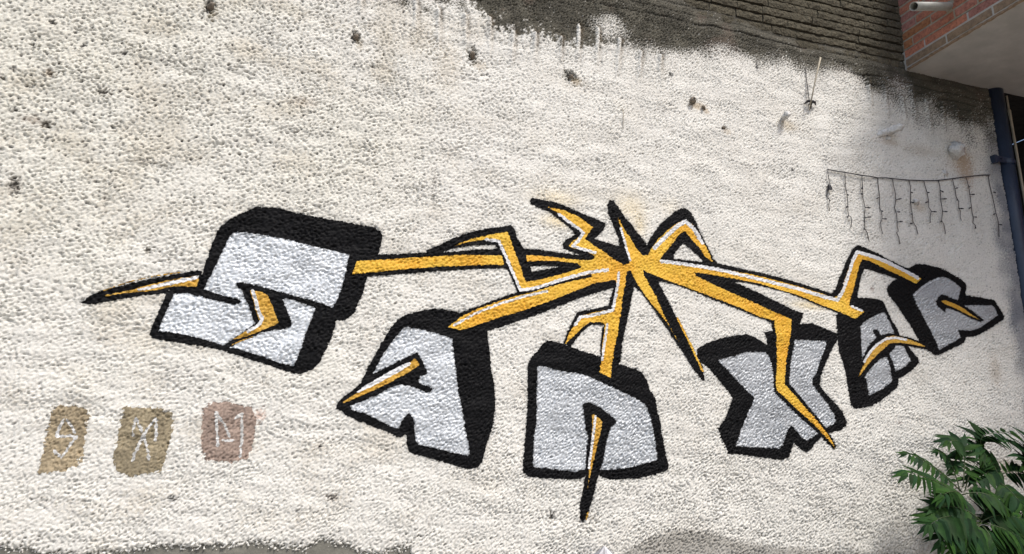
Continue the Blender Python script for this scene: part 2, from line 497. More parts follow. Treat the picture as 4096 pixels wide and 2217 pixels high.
STAINS = [  # px, py, radius x, radius y, colour, strength, hole depth
    (838, 22, 26, 34, (0.07, 0.065, 0.05), 0.95, 0.012), (848, 58, 22, 26, (0.30, 0.25, 0.16), 0.5, 0), (1422, 148, 22, 26, (0.085, 0.07, 0.05), 0.9, 0.010), (1440, 176, 18, 26, (0.33, 0.27, 0.18), 0.45, 0),
    (1893, 222, 20, 36, (0.10, 0.09, 0.07), 0.85, 0.010), (1920, 262, 34, 22, (0.38, 0.30, 0.19), 0.4, 0), (2282, 302, 30, 26, (0.09, 0.085, 0.06), 0.85, 0.008), (2305, 326, 22, 16, (0.36, 0.27, 0.15), 0.6, 0),
    (195, 290, 24, 16, (0.20, 0.13, 0.07), 0.75, 0.004), (183, 496, 22, 16, (0.10, 0.075, 0.045), 0.85, 0.006), (210, 90, 16, 11, (0.05, 0.048, 0.055), 0.95, 0.008), (132, 178, 12, 8, (0.05, 0.05, 0.055), 0.95, 0.007),
    (497, 214, 15, 10, (0.08, 0.075, 0.08), 0.9, 0.006), (55, 275, 16, 9, (0.06, 0.05, 0.05), 0.9, 0.006), (5, 312, 12, 8, (0.06, 0.05, 0.05), 0.95, 0.006), (410, 368, 34, 16, (0.16, 0.13, 0.09), 0.55, 0.004),
    (58, 738, 34, 36, (0.12, 0.085, 0.065), 0.65, 0.004), (55, 440, 18, 9, (0.07, 0.065, 0.06), 0.85, 0.006), (335, 180, 10, 7, (0.05, 0.05, 0.06), 0.9, 0.005), (130, 478, 50, 18, (0.24, 0.16, 0.10), 0.4, 0),
    (2682, 298, 10, 10, (0.07, 0.07, 0.07), 0.9, 0.005), (3026, 262, 8, 22, (0.04, 0.04, 0.05), 0.9, 0), (2792, 424, 36, 18, (0.42, 0.30, 0.16), 0.55, 0), (2825, 448, 14, 12, (0.36, 0.25, 0.13), 0.5, 0),
    (2898, 512, 12, 10, (0.12, 0.11, 0.10), 0.85, 0.006), (2910, 525, 20, 14, (0.42, 0.32, 0.20), 0.4, 0), (590, 1000, 13, 16, (0.16, 0.13, 0.09), 0.7, 0.004), (3150, 505, 40, 24, (0.48, 0.38, 0.24), 0.45, 0),
    (2208, 2062, 14, 20, (0.16, 0.15, 0.13), 0.8, 0.004), (690, 1995, 26, 14, (0.20, 0.20, 0.20), 0.6, 0.003), (1278, 1788, 12, 6, (0.08, 0.075, 0.07), 0.85, 0.006), (1040, 1662, 22, 26, (0.42, 0.20, 0.12), 0.5, 0),
    (1330, 1990, 30, 18, (0.30, 0.22, 0.16), 0.4, 0.003), (3858, 665, 34, 90, (0.36, 0.20, 0.09), 0.55, 0), (3845, 640, 60, 60, (0.42, 0.30, 0.18), 0.4, 0), (3690, 605, 70, 26, (0.36, 0.28, 0.19), 0.35, 0),
    (3560, 570, 40, 16, (0.36, 0.26, 0.17), 0.4, 0), (3680, 830, 26, 18, (0.46, 0.36, 0.24), 0.45, 0), (3490, 1155, 8, 10, (0.20, 0.12, 0.10), 0.6, 0), (3980, 1480, 26, 70, (0.32, 0.24, 0.16), 0.4, 0),
    (3600, 1690, 14, 6, (0.22, 0.15, 0.13), 0.5, 0), (3170, 680, 8, 8, (0.06, 0.06, 0.07), 0.85, 0.003), (4055, 2080, 60, 34, (0.40, 0.29, 0.18), 0.55, 0), (4040, 1880, 70, 40, (0.42, 0.31, 0.20), 0.45, 0),
    (1790, 255, 60, 110, (0.50, 0.42, 0.30), 0.30, 0), (1690, 140, 50, 90, (0.48, 0.41, 0.29), 0.30, 0), (1545, 190, 45, 130, (0.48, 0.42, 0.31), 0.26, 0), (1215, 410, 60, 24, (0.42, 0.31, 0.22), 0.3, 0)]
for px, py, rx, ry, col, s, dep in STAINS:
    cx_, cz_ = wall_xz(px, py)
    mx_ = abs(wall_xz(px + rx, py)[0] - cx_)
    mz_ = abs(wall_xz(px, py + ry)[1] - cz_)
    r = np.sqrt(((X - cx_) / mx_) ** 2 + ((Z - cz_) / mz_) ** 2) + 0.22 * nC + 0.16 * nA
    k = s * sstep(1.25, 0.35, r)
    base = base * (1 - k[..., None]) + rgb(*col) * k[..., None]
    if dep:
        H -= 1.5 * dep * sstep(0.85, 0.45, r)
        core = 0.85 * sstep(0.62, 0.34, r)
        base = base * (1 - core[..., None]) + rgb(0.028, 0.024, 0.02) * core[..., None]
# hairline cracks
for pts in (((425, 715), (418, 760), (424, 810), (416, 850)), ((1735, 640), (1742, 700), (1733, 770), (1738, 840)), ((3412, 1890), (3408, 1940), (3416, 2010), (3410, 2070)), ((2262, 2095), (2256, 2130), (2262, 2180), (2258, 2217)),
            ((1205, 2010), (1192, 2070), (1196, 2130), (1180, 2200)), ((2860, 1240), (2868, 1330), (2860, 1420)), ((300, 640), (420, 655), (560, 640), (690, 668)), ((900, 1540), (1010, 1520), (1120, 1560)), ((2640, 560), (2600, 640), (2612, 700))):
    q = [wall_xz(*p) for p in pts]
    dd = np.full_like(X, 9.0)
    for k in range(len(q) - 1):
        dd = np.minimum(dd, seg_dist(X + 0.006 * nC, Z + 0.004 * nA, q[k], q[k + 1])[0])
    k = sstep(0.0065, 0.001, dd) * sstep(-1.2, 0.6, L5 + nA * 0.5)
    H -= 0.004 * k
    base = base * (1 - 0.55 * k[..., None]) + rgb(0.20, 0.17, 0.14) * 0.55 * k[..., None]
# yellow overspray beside the bolts
for px, py, rx, ry, s in ((2225, 792, 90, 34, 0.30), (2525, 830, 62, 62, 0.30), (2235, 885, 60, 26, 0.45), (3240, 1222, 70, 16, 0.45), (2560, 905, 26, 40, 0.3), (2680, 830, 40, 40, 0.12)):
    cx_, cz_ = wall_xz(px, py)
    mx_ = abs(wall_xz(px + rx, py)[0] - cx_)
    mz_ = abs(wall_xz(px, py + ry)[1] - cz_)
    r = np.sqrt(((X - cx_) / mx_) ** 2 + ((Z - cz_) / mz_) ** 2)
    k = s * np.exp(-r * r) * (0.6 + 0.6 * sstep(-0.8, 1.2, nS))
    base = base * (1 - k[..., None]) + rgb(0.74, 0.52, 0.12) * k[..., None]
# darker grey blotch low on the wall, right of the middle
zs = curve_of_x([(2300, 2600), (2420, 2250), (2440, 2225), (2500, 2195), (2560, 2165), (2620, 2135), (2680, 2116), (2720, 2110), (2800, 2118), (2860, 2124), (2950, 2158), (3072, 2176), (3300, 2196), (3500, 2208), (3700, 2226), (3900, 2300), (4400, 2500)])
blotch = sstep(0.010, -0.028, Z - zs + 0.007 * nC + 0.004 * nA) * 0.78
base = base * (1 - blotch[..., None]) + base * rgb(0.40, 0.39, 0.375) * blotch[..., None]
# blue-grey overspray from painting the downpipe
pipe_x = 5.42
ov = sstep(0.20, 0.02, pipe_x - X + 0.025 * L5 + 0.018 * nC) * sstep(4.5, 3.9, Z + 0.1 * L2) * (0.72 + 0.1 * np.tanh(L3))
base = base * (1 - ov[..., None]) + rgb(0.11, 0.125, 0.16) * ov[..., None]

# bare render above the paint edge, sprayed white fading into it through the crests; shade painted in at the right
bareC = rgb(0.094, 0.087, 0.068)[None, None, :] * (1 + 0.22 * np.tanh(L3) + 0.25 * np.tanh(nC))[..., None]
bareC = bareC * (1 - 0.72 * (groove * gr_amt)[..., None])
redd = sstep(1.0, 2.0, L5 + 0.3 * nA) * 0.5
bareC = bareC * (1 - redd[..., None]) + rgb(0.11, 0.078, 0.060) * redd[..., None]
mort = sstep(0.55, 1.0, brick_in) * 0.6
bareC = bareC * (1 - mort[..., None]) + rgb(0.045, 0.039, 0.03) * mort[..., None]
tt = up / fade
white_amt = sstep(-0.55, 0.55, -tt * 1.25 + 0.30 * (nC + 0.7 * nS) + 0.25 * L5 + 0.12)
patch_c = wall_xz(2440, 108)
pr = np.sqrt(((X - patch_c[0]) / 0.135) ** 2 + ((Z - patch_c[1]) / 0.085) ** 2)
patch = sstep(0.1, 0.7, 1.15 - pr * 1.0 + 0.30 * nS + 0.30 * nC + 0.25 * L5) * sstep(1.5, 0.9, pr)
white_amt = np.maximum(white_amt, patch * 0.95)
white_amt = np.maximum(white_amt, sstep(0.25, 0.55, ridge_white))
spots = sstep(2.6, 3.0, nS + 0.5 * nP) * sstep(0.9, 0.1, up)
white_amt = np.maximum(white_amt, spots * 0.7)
# dark bites of bare render into the white, left of the main edge
for px, py, rx, ry in ((1615, 12, 30, 26), (1775, 4, 46, 12), (1850, 20, 26, 24), (1705, 40, 20, 14), (2068, 70, 60, 40), (2245, 170, 12, 24)):
    cx_, cz_ = wall_xz(px, py)
    mx_ = abs(wall_xz(px + rx, py)[0] - cx_)
    mz_ = abs(wall_xz(px, py + ry)[1] - cz_)
    r = np.sqrt(((X - cx_) / mx_) ** 2 + ((Z - cz_) / mz_) ** 2)
    white_amt = white_amt * (1 - sstep(1.2, 0.2, r + 0.3 * nC + 0.25 * nS) * 0.95)
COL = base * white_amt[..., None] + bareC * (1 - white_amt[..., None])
rd = 0.80 * ridge_side_dark[..., None]
COL = COL * (1 - rd) + rgb(0.13, 0.10, 0.065) * rd  # brown band along the right side of each ridge
COL = np.clip(COL, 0.004, 0.9)
H = H.astype(np.float32)


def h_at(x, z):
    i = min(max(int(round((x - GX0) / STEP)), 0), NX - 1)
    j = min(max(int(round((z - GZ0) / STEP)), 0), NZ - 1)
    return float(H[j, i])


def at_wall(px, py, out=0.0):
    """a point `out` metres in front of the uneven surface of the coat"""
    p = on_wall(px, py)
    return Vector((p.x, D - h_at(p.x, p.z) - out, p.z))


def marching(d, i0, i1, j0, j1):
    """the part of the lattice with d < 0, as triangles cut along d = 0; returns lattice positions (fi, fj) and triangles"""
    ny, nx = d.shape
    idx = np.arange(ny * nx).reshape(ny, nx)
    a, b, c, e = idx[:-1, :-1].ravel(), idx[:-1, 1:].ravel(), idx[1:, 1:].ravel(), idx[1:, :-1].ravel()
    T = np.concatenate([np.stack([a, b, c], 1), np.stack([a, c, e], 1)])
    dv = d.ravel()
    ins = dv[T] < 0
    cnt = ins.sum(1)
    full = T[cnt == 3]
    out_tris = [full]
    edges = []
    # one corner inside
    t1 = T[cnt == 1]
    m1 = ins[cnt == 1]
    k = m1.argmax(1)
    r = np.arange(len(t1))
    p0, p1, p2 = t1[r, k], t1[r, (k + 1) % 3], t1[r, (k + 2) % 3]
    t2 = T[cnt == 2]
    m2 = ~ins[cnt == 2]
    k2 = m2.argmax(1)
    r2 = np.arange(len(t2))
    q0, q1, q2 = t2[r2, k2], t2[r2, (k2 + 1) % 3], t2[r2, (k2 + 2) % 3]
    E = np.concatenate([np.stack([p0, p1], 1), np.stack([p0, p2], 1), np.stack([q0, q1], 1), np.stack([q0, q2], 1)])
    Es = np.sort(E, 1)
    key = Es[:, 0].astype(np.int64) * (ny * nx) + Es[:, 1]
    uq, inv = np.unique(key, return_inverse=True)
    ea, eb = uq // (ny * nx), uq % (ny * nx)
    da, db = dv[ea], dv[eb]
    t = da / (da - db)
    n1, n2 = len(t1), len(t2)
    base_i = ny * nx
    e01, e02 = base_i + inv[:n1], base_i + inv[n1:2 * n1]
    f01, f02 = base_i + inv[2 * n1:2 * n1 + n2], base_i + inv[2 * n1 + n2:]
    out_tris.append(np.stack([p0, e01, e02], 1))
    out_tris.append(np.stack([f01, q1, q2], 1))
    out_tris.append(np.stack([f01, q2, f02], 1))
    tr = np.concatenate(out_tris)
    used, rem = np.unique(tr, return_inverse=True)
    tr = rem.reshape(-1, 3)
    gj, gi = np.divmod(np.arange(ny * nx), nx)
    allv = np.concatenate([np.stack([gi, gj], 1).astype(np.float64),
                           np.stack([(ea % nx) + t * ((eb % nx) - (ea % nx)), (ea // nx) + t * ((eb // nx) - (ea // nx))], 1)])
    hs = H[j0:j1, i0:i1].ravel().astype(np.float64)
    allh = np.concatenate([hs, hs[ea] + t * (hs[eb] - hs[ea])])
    v = allv[used]
    co = np.stack([GX0 + (v[:, 0] + i0) * STEP, D - allh[used], GZ0 + (v[:, 1] + j0) * STEP], 1)
    return co, tr, used, (ea, eb, t)


# ------------------------------------------------------------------ ground and wall
gv, gf = [], []
g = 24
for j in range(g + 1):
    for i in range(g + 1):
        x, y = -60 + 120 * i / g, -60 + 120 * j / g
        gv.append((x, y, 0))
for j in range(g):
    for i in range(g):
        a = j * (g + 1) + i
        gf.append((a, a + 1, a + g + 2, a + g + 1))
tag(link('ground', mesh('ground', gv, gf), M_GROUND), kind='structure')

WALL = empty('painted_wall', (2.0, D, 0), 'tall rough plastered wall, whitewashed below and left as sooty bare brick at the top', 'wall')
d_all = -(low_d)
co, tr, used, (ea, eb, tcut) = marching(d_all, 0, NX, 0, NZ)
# the coat goes on beyond what the lattice covers, as flat sheets
ext, exc = [], []
nv = len(co)
xt = []


def ext_quad(x0, x1, z0, z1, c):
    global nv
    ext.extend([(x0, D, z0), (x1, D, z0), (x1, D, z1), (x0, D, z1)])
    exc.extend([c] * 4)
    xt.extend([(nv, nv + 1, nv + 2), (nv, nv + 2, nv + 3)])
    nv += 4


ext_quad(-6.0, gx[0], 0.93, 7.0, (0.64, 0.61, 0.54))
ext_quad(gx[0], 1.6, gz[-1], 7.0, (0.62, 0.59, 0.52))
ext_quad(1.6, 2.6, gz[-1], 7.0, (0.10, 0.09, 0.066))
ext_quad(1.0, gx[-1], 0.55, gz[0], (0.60, 0.59, 0.56))
co = np.concatenate([co, np.array(ext)])
tr = np.concatenate([tr, np.array(xt)])
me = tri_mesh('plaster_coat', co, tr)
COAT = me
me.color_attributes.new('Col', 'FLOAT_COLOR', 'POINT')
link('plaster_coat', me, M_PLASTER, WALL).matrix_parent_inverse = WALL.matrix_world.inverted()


def under(o, parent, loc):
    """parent an object whose vertices are in world coordinates to a thing that stands at loc"""
    o.parent = parent
    o.matrix_parent_inverse = Matrix.Translation(Vector(loc)).inverted()
    return o


WLOC = (2.0, D, 0)
bpy.context.view_layer.update()
under(C.objects['plaster_coat'], WALL, WLOC)
# concrete base, slightly set back behind the coat, with an uneven face
bv, bf = [], []
nxb, nzb = 120, 22
for j in range(nzb + 1):
    for i in range(nxb + 1):
        x, z = -6.0 + 11.435 * i / nxb, 1.34 * j / nzb
        bv.append((x, D + 0.014 + rng.uniform(-0.003, 0.003), z))
for j in range(nzb):
    for i in range(nxb):
        a = j * (nxb + 1) + i
        bf.append((a, a + 1, a + nxb + 2, a + nxb + 1))
under(link('concrete_base', mesh('concrete_base', bv, bf, True), M_CONCRETE), WALL, WLOC)
v, f = box_vf(-6.0, 5.434, D + 0.04, D + 0.34, 0.0, 7.0)
under(link('wall_core', mesh('wall_core', v, f), M_DARKBRICK), WALL, WLOC)


# ------------------------------------------------------------------ the bricks that stand free at the top of the wall
def rough_brick(name, seed, L, Hh, T, nu=5, nv_=2, amp_=0.0035, rnd=0.006):
    """a worn brick: front face towards -y in a few uneven facets, sides, no back; centred on x and z, front at y = 0"""
    rr = random.Random(seed)
    v, f = [], []
    for j in range(nv_ + 1):
        for i in range(nu + 1):
            ex = (i in (0, nu)) + (j in (0, nv_))
            x = -L / 2 + L * i / nu + (rr.uniform(-1, 1) * amp_ if 0 < i < nu else rr.uniform(-.5, .5) * amp_)
            z = -Hh / 2 + Hh * j / nv_ + rr.uniform(-1, 1) * amp_ * 0.7
            y = rr.uniform(-1, 1) * amp_ + ((rnd * 0.7 if j in (0, nv_) else rnd * 0.25) if ex == 1 else rnd * 0.9 if ex == 2 else 0)
            v.append((x, y, z))
    W_ = nu + 1
    for j in range(nv_):
        for i in range(nu):
            a = j * W_ + i
            f.append((a, a + 1, a + W_ + 1, a + W_))
    loop = [i for i in range(nu + 1)] + [j * W_ + nu for j in range(1, nv_ + 1)] + [nv_ * W_ + i for i in range(nu - 1, -1, -1)] + [j * W_ for j in range(nv_ - 1, 0, -1)]
    o = len(v)
    for q in loop: v.append((v[q][0], T, v[q][2]))
    n = len(loop)
    for k in range(n):
        f.append((loop[k], o + k, o + (k + 1) % n, loop[(k + 1) % n]))
    return mesh(name, v, f, False)


variants = [rough_brick('worn_brick', 100 + k, 0.212, PITCH_W - 0.0125, 0.05, nu=7, amp_=0.0050) for k in range(14)]
halves = [rough_brick('worn_half_brick', 140 + k, 0.108, PITCH_W - 0.0125, 0.05, nu=3, amp_=0.0050) for k in range(6)]
nb = 0
zbr_x = lambda x: float(np.interp(x, gx, zbr[0]))
for k in range(-2, 26):
    zc = Z_COURSE0 + (k + 0.5) * PITCH_W
    x = 2.25 + (0.112 if k % 2 else 0.0) + rng.uniform(-0.03, 0.03)
    while x < 5.45:
        half = rng.random() < 0.16
        L = 0.108 if half else 0.212
        xc = x + L / 2
        x += L + (-0.0015 if rng.random() < 0.7 else 0.006)
        if zc + 0.03 < zbr_x(xc - 0.10) or zc > 5.62:
            continue
        if xc > 4.72 and zc > 4.66:          # behind the balcony
            continue
        me_ = rng.choice(halves if half else variants)
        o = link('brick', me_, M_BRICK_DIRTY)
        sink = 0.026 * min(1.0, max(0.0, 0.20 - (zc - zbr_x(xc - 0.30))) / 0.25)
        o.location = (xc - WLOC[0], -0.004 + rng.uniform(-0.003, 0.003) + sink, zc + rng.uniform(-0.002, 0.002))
        o.rotation_euler = (rng.uniform(-.05, .05), rng.uniform(-.014, .014), rng.uniform(-.012, .012))
        o.scale = (rng.uniform(0.97, 1.02), 1, rng.uniform(0.93, 1.03))
        o.parent = WALL
        nb += 1

# ------------------------------------------------------------------ graffiti: sheets of paint that follow the relief
NZ_EDGE = 0.0016 * band(31, 0.0125, 0.3) + 0.0016 * band(32, 0.04, 0.4)
MIST = np.zeros_like(X)


def poly_sdf(px, pz, pts):
    P = np.asarray(pts)
    d2 = np.full(px.shape, 1e9)
    inside = np.zeros(px.shape, bool)
    for k in range(len(P)):
        a, b = P[k], P[(k + 1) % len(P)]
        ex, ez = b - a
        wx, wz = px - a[0], pz - a[1]
        t = np.clip((wx * ex + wz * ez) / (ex * ex + ez * ez + 1e-14), 0, 1)
        d2 = np.minimum(d2, (wx - t * ex) ** 2 + (wz - t * ez) ** 2)
        c = ((a[1] <= pz) & (b[1] > pz)) | ((b[1] <= pz) & (a[1] > pz))
        with np.errstate(divide='ignore', invalid='ignore'):
            xi = a[0] + (pz - a[1]) / (b[1] - a[1]) * ex
        inside ^= c & (px < xi)
    d = np.sqrt(d2)
    return np.where(inside, -d, d)


def stroke_sdf(px, pz, pts, w):
    d = np.full(px.shape, 1e9)
    n = len(pts) - 1
    for k in range(n):
        q, t = seg_dist(px, pz, pts[k], pts[k + 1])
        r = w if not hasattr(w, '__len__') else w[k] + (w[k + 1] - w[k]) * t
        d = np.minimum(d, q - r)
    return d


def sheet(name, shapes, off, mat, parent, ploc, fuzz=1.0):
    """shapes: ('+', points) adds a polygon, ('-', points) cuts one out, ('s', points, width in px) adds a brush stroke"""
    conv = []
    allp = []
    for s in shapes:
        q = [wall_xz(*p) for p in s[1]]
        if s[0] == 's':
            wpx = s[2]
            ww = []
            for (a, b) in s[1]:
                x0, z0 = wall_xz(a, b)
                m = abs(wall_xz(a + 10, b)[0] - x0) / 20
                ww.append(wpx * m)
            conv.append(('s', q, ww))
        else:
            conv.append((s[0], q))
        if s[0] != '-': allp += q
    xs, zs_ = [p[0] for p in allp], [p[1] for p in allp]
    i0, i1 = int((min(xs) - 0.04 - GX0) / STEP), int((max(xs) + 0.04 - GX0) / STEP) + 2
    j0, j1 = int((min(zs_) - 0.04 - GZ0) / STEP), int((max(zs_) + 0.04 - GZ0) / STEP) + 2
    i0, j0, i1, j1 = max(i0, 0), max(j0, 0), min(i1, NX), min(j1, NZ)
    px, pz = X[j0:j1, i0:i1], Z[j0:j1, i0:i1]
    d = np.full(px.shape, 1e9)
    for s in conv:
        if s[0] == '+': d = np.minimum(d, poly_sdf(px, pz, s[1]))
        elif s[0] == 's': d = np.minimum(d, stroke_sdf(px, pz, s[1], s[2]))
        else: d = np.maximum(d, -poly_sdf(px, pz, s[1]))
    d = d + fuzz * NZ_EDGE[j0:j1, i0:i1]
    if 'outline' in name:                                  # spray that drifted past the line
        MIST[j0:j1, i0:i1] = np.maximum(MIST[j0:j1, i0:i1], np.exp(-np.maximum(d, 0) / 0.0060) * sstep(-1.6, 0.9, nS[j0:j1, i0:i1] + 0.4) * 0.62)
    co, tr, used, cutdata = marching(d, i0, i1, j0, j1)
    co[:, 1] -= off
    me = tri_mesh(name, co, tr)
    ed = me.attributes.new('edge', 'FLOAT', 'POINT')
    ed.data.foreach_set('value', np.concatenate([-d.ravel(), np.zeros(len(cutdata[0]))])[used].astype(np.float32))
    o = link(name, me, mat)
    return under(o, parent, ploc)


def sheets(name, shapes, *a, **k):
    for q in shapes: sheet(name, [q], *a, **k)


def zz(ox, oy, s, pts): return [(ox + a / s, oy + b / s) for a, b in pts]


def z1(*p): return zz(300, 800, 2, p)
def z2(*p): return zz(1300, 1200, 2, p)
def z3(*p): return zz(1600, 740, 2, p)
def z4(*p): return zz(2500, 1150, 2, p)
def z5(*p): return zz(2560, 900, 2, p)
def r3(*p): return zz(2048, 1663, 2.5156, p)
def r6(*p): return zz(3072, 1108, 2.5156, p)
def zt(*p): return zz(100, 1550, 2.576, p)
def r5(*p): return zz(3072, 554, 2.5156, p)
def r4(*p): return zz(3072, 1663, 2.5156, p)


mm = 0.001
GL = 'letters of the graffiti mural'


def letter(px, py, label):
    p = on_wall(px, py)
    loc = (p.x, D, p.z)
    return empty('graffiti_letter', loc, label, 'graffiti', GL), loc


# S
T, tl = letter(1000, 1480, 'largest silver graffiti letter S in a thick black shadow outline, far left of the mural')
sheet('outline', [('+', z1((1460, 52), (1530, 60), (1640, 65), (1760, 100), (1900, 130), (2100, 165), (2300, 203), (2400, 222), (2440, 250), (2460, 300), (2440, 400), (2415, 480), (2335, 620), (2305, 740), (2265, 830),
      (2230, 905), (2190, 948), (2140, 965), (2092, 960), (2060, 1080), (2020, 1170), (1985, 1240), (1960, 1300), (1900, 1355), (1830, 1385), (1750, 1392), (1690, 1372), (1500, 1305), (1300, 1243), (1150, 1198), (1000, 1170), (850, 1147),
      (700, 1122), (608, 1102), (598, 1070), (640, 960), (690, 850), (735, 745), (780, 690), (930, 692), (985, 690), (1010, 612), (1040, 520), (1090, 370), (1130, 270), (1170, 210), (1230, 160), (1330, 110), (1390, 80)))], 1.0 * mm, M_BLACK, T, tl)
sheet('bolt_outline', [('+', z1((40, 820), (130, 765), (155, 748), (250, 718), (400, 678), (600, 633), (800, 593), (940, 568), (1020, 563), (1010, 690), (780, 695), (722, 747), (600, 757), (400, 787), (250, 815), (120, 836)))], 1.3 * mm, M_BLACK, T, tl)
sheets('fill', [('+', z1((1330, 258), (1500, 280), (1700, 320), (1900, 370), (2080, 410), (2195, 440), (2180, 500), (2160, 600), (2130, 720), (2090, 810), (2060, 860), (2000, 840), (1900, 805), (1780, 775), (1650, 740), (1500, 695), (1400, 672), (1330, 660), (1292, 665),
      (1288, 690), (1335, 718), (1350, 760), (1380, 830), (1410, 900), (1428, 960), (1440, 985), (1390, 1028), (1300, 1088), (1220, 1140), (1195, 1168), (1050, 1120), (900, 1085), (760, 1060), (665, 1050), (700, 960), (750, 850), (790, 750), (870, 745), (960, 760),
      (1100, 800), (1250, 833), (1310, 835), (1326, 815), (1310, 795), (1150, 755), (1030, 715), (1060, 650), (1110, 560), (1160, 450), (1200, 370), (1240, 285), (1280, 262))),
      ('+', z1((1655, 790), (1740, 800), (1860, 840), (1925, 860), (1890, 960), (1850, 1060), (1810, 1180), (1770, 1280), (1750, 1330), (1650, 1310), (1500, 1255), (1350, 1205), (1240, 1180), (1290, 1150), (1400, 1100), (1500, 1060), (1600, 1040), (1680, 1035), (1728, 1010),
      (1730, 970), (1700, 900), (1680, 850)))], 1.9 * mm, mat_silver('silver_paint_lit_s', 0.66), T, tl)
sheets('bolt', [('+', z1((990, 603), (995, 630), (970, 695), (880, 690), (780, 690), (640, 725), (500, 735), (350, 752), (240, 775), (230, 765), (350, 740), (480, 712), (520, 698), (700, 650), (850, 622))),
      ('+', z1((1395, 722), (1500, 738), (1545, 770), (1580, 850), (1610, 930), (1632, 985), (1540, 1025), (1420, 1075), (1300, 1110), (1260, 1115), (1350, 1060), (1440, 1010), (1480, 975), (1460, 930), (1440, 860), (1420, 790))),
      ('s', z1((1250, 1162), (1330, 1125), (1420, 1095)), 5), ('s', z1((230, 725), (420, 660), (650, 605), (850, 575)), 4)], 2.4 * mm, M_OCHRE, T, tl, 0.5)
sheets('highlight', [('+', z1((1000, 603), (985, 632), (850, 662), (700, 690), (600, 715), (510, 727), (500, 712), (600, 690), (750, 650), (900, 620))),
      ('s', z1((1422, 730), (1445, 800), (1465, 880), (1500, 955), (1470, 1000), (1385, 1052)), 14)], 3.0 * mm, M_WHITE, T, tl, 0.7)

# A (first)
T, tl = letter(1650, 1860, 'silver graffiti letter A with an ochre bolt across its left leg, second from left')
sheet('outline', [('+', z2((560, 180), (590, 150), (640, 125), (720, 100), (800, 80), (870, 68), (950, 75), (1030, 90), (1085, 105), (1200, 130), (1300, 240), (1305, 320), (1320, 440), (1330, 560), (1350, 650), (1360, 760), (1362, 860), (1350, 980), (1330, 1060),
      (1300, 1130), (1280, 1210), (1255, 1300), (1220, 1340), (1160, 1352), (1100, 1345), (1000, 1315), (880, 1280), (760, 1245), (690, 1230), (665, 1200), (650, 1160), (655, 1090), (640, 1078), (620, 1100), (580, 1095), (480, 1050), (370, 1010), (250, 960), (160, 920),
      (130, 890), (90, 870), (95, 830), (130, 790), (200, 740), (280, 670), (330, 570), (390, 460), (450, 350), (510, 250)))], 1.15 * mm, M_BLACK, T, tl)
sheets('fill', [('+', z2((625, 225), (660, 220), (760, 235), (880, 265), (960, 290), (1020, 310), (1030, 430), (1045, 560), (1060, 680), (1080, 800), (1100, 900), (1125, 1050), (1150, 1170), (1155, 1225), (1140, 1245), (1050, 1230), (920, 1195), (800, 1170), (740, 1155),
      (725, 1120), (715, 1050), (710, 960), (700, 935), (670, 908), (648, 920), (625, 960), (590, 1030), (540, 1020), (430, 965), (320, 910), (210, 880), (200, 850), (300, 810), (420, 760), (520, 700), (610, 675), (680, 690), (750, 712), (800, 740), (840, 740), (862, 715),
      (840, 690), (780, 680), (755, 665), (750, 640), (760, 610), (812, 600), (818, 580), (790, 510), (770, 470), (740, 425), (720, 430), (640, 465), (540, 515), (450, 560), (385, 590), (400, 560), (450, 460), (510, 370), (570, 290)))], 1.9 * mm, mat_silver('silver_paint_lit_a', 0.60), T, tl)
sheets('bolt', [('+', z2((720, 470), (750, 500), (760, 520), (650, 590), (520, 660), (400, 720), (280, 770), (170, 820), (130, 830), (180, 790), (280, 730), (400, 660), (520, 590), (640, 520)))], 2.4 * mm, M_OCHRE, T, tl, 0.6)
sheets('highlight', [('+', z2((685, 495), (692, 512), (600, 572), (480, 637), (380, 692), (270, 742), (245, 742), (330, 680), (420, 628), (540, 558), (620, 518)))], 3.0 * mm, M_WHITE, T, tl, 0.6)

# N
T, tl = letter(2390, 1905, 'silver graffiti letter like an N with a dagger bolt hanging below it, bottom middle')
sheet('outline', [('+', z2((1780, 325), (1830, 335), (1900, 350), (1960, 375), (2060, 410), (2200, 455), (2370, 515), (2460, 545)) + [(2545, 1474), (2570, 1492), (2590, 1525), (2600, 1560), (2617, 1585), (2630, 1640), (2645, 1710), (2655, 1775), (2668, 1835), (2677, 1862), (2668, 1882), (2620, 1900), (2545, 1915), (2445, 1918), (2412, 1912), (2398, 1895)]
      + r3((845, 690), (830, 760), (800, 880), (772, 980), (735, 1050), (710, 1082), (690, 1040), (682, 900), (710, 780), (728, 655), (740, 605), (690, 635), (560, 642), (350, 632), (180, 616), (112, 570), (103, 510), (120, 380), (150, 0)) + z2((1620, 800), (1622, 600), (1627, 500), (1650, 460), (1700, 410), (1740, 350)))], 1.3 * mm, M_BLACK, T, tl)
sheets('fill', [('+', z2((1700, 530), (1740, 530), (1850, 560), (1950, 580), (2050, 590), (2150, 630), (2300, 700), (2450, 770)) + [(2555, 1600), (2575, 1615), (2590, 1630), (2601, 1665), (2613, 1720), (2622, 1778), (2632, 1834), (2624, 1844), (2565, 1858), (2505, 1874), (2437, 1880), (2402, 1880), (2414, 1838), (2426, 1774), (2440, 1719), (2446, 1707), (2463, 1693),
      (2464, 1682), (2440, 1660), (2400, 1630), (2365, 1612), (2340, 1610), (2331, 1620), (2335, 1660), (2342, 1715), (2352, 1750), (2349, 1802), (2344, 1850), (2341, 1876), (2306, 1887), (2247, 1882), (2187, 1874), (2139, 1870), (2130, 1864), (2131, 1834), (2137, 1743), (2145, 1700), (2147, 1575), (2150, 1480)])], 1.9 * mm, mat_silver('silver_paint_half_lit_n', 0.54), T, tl)
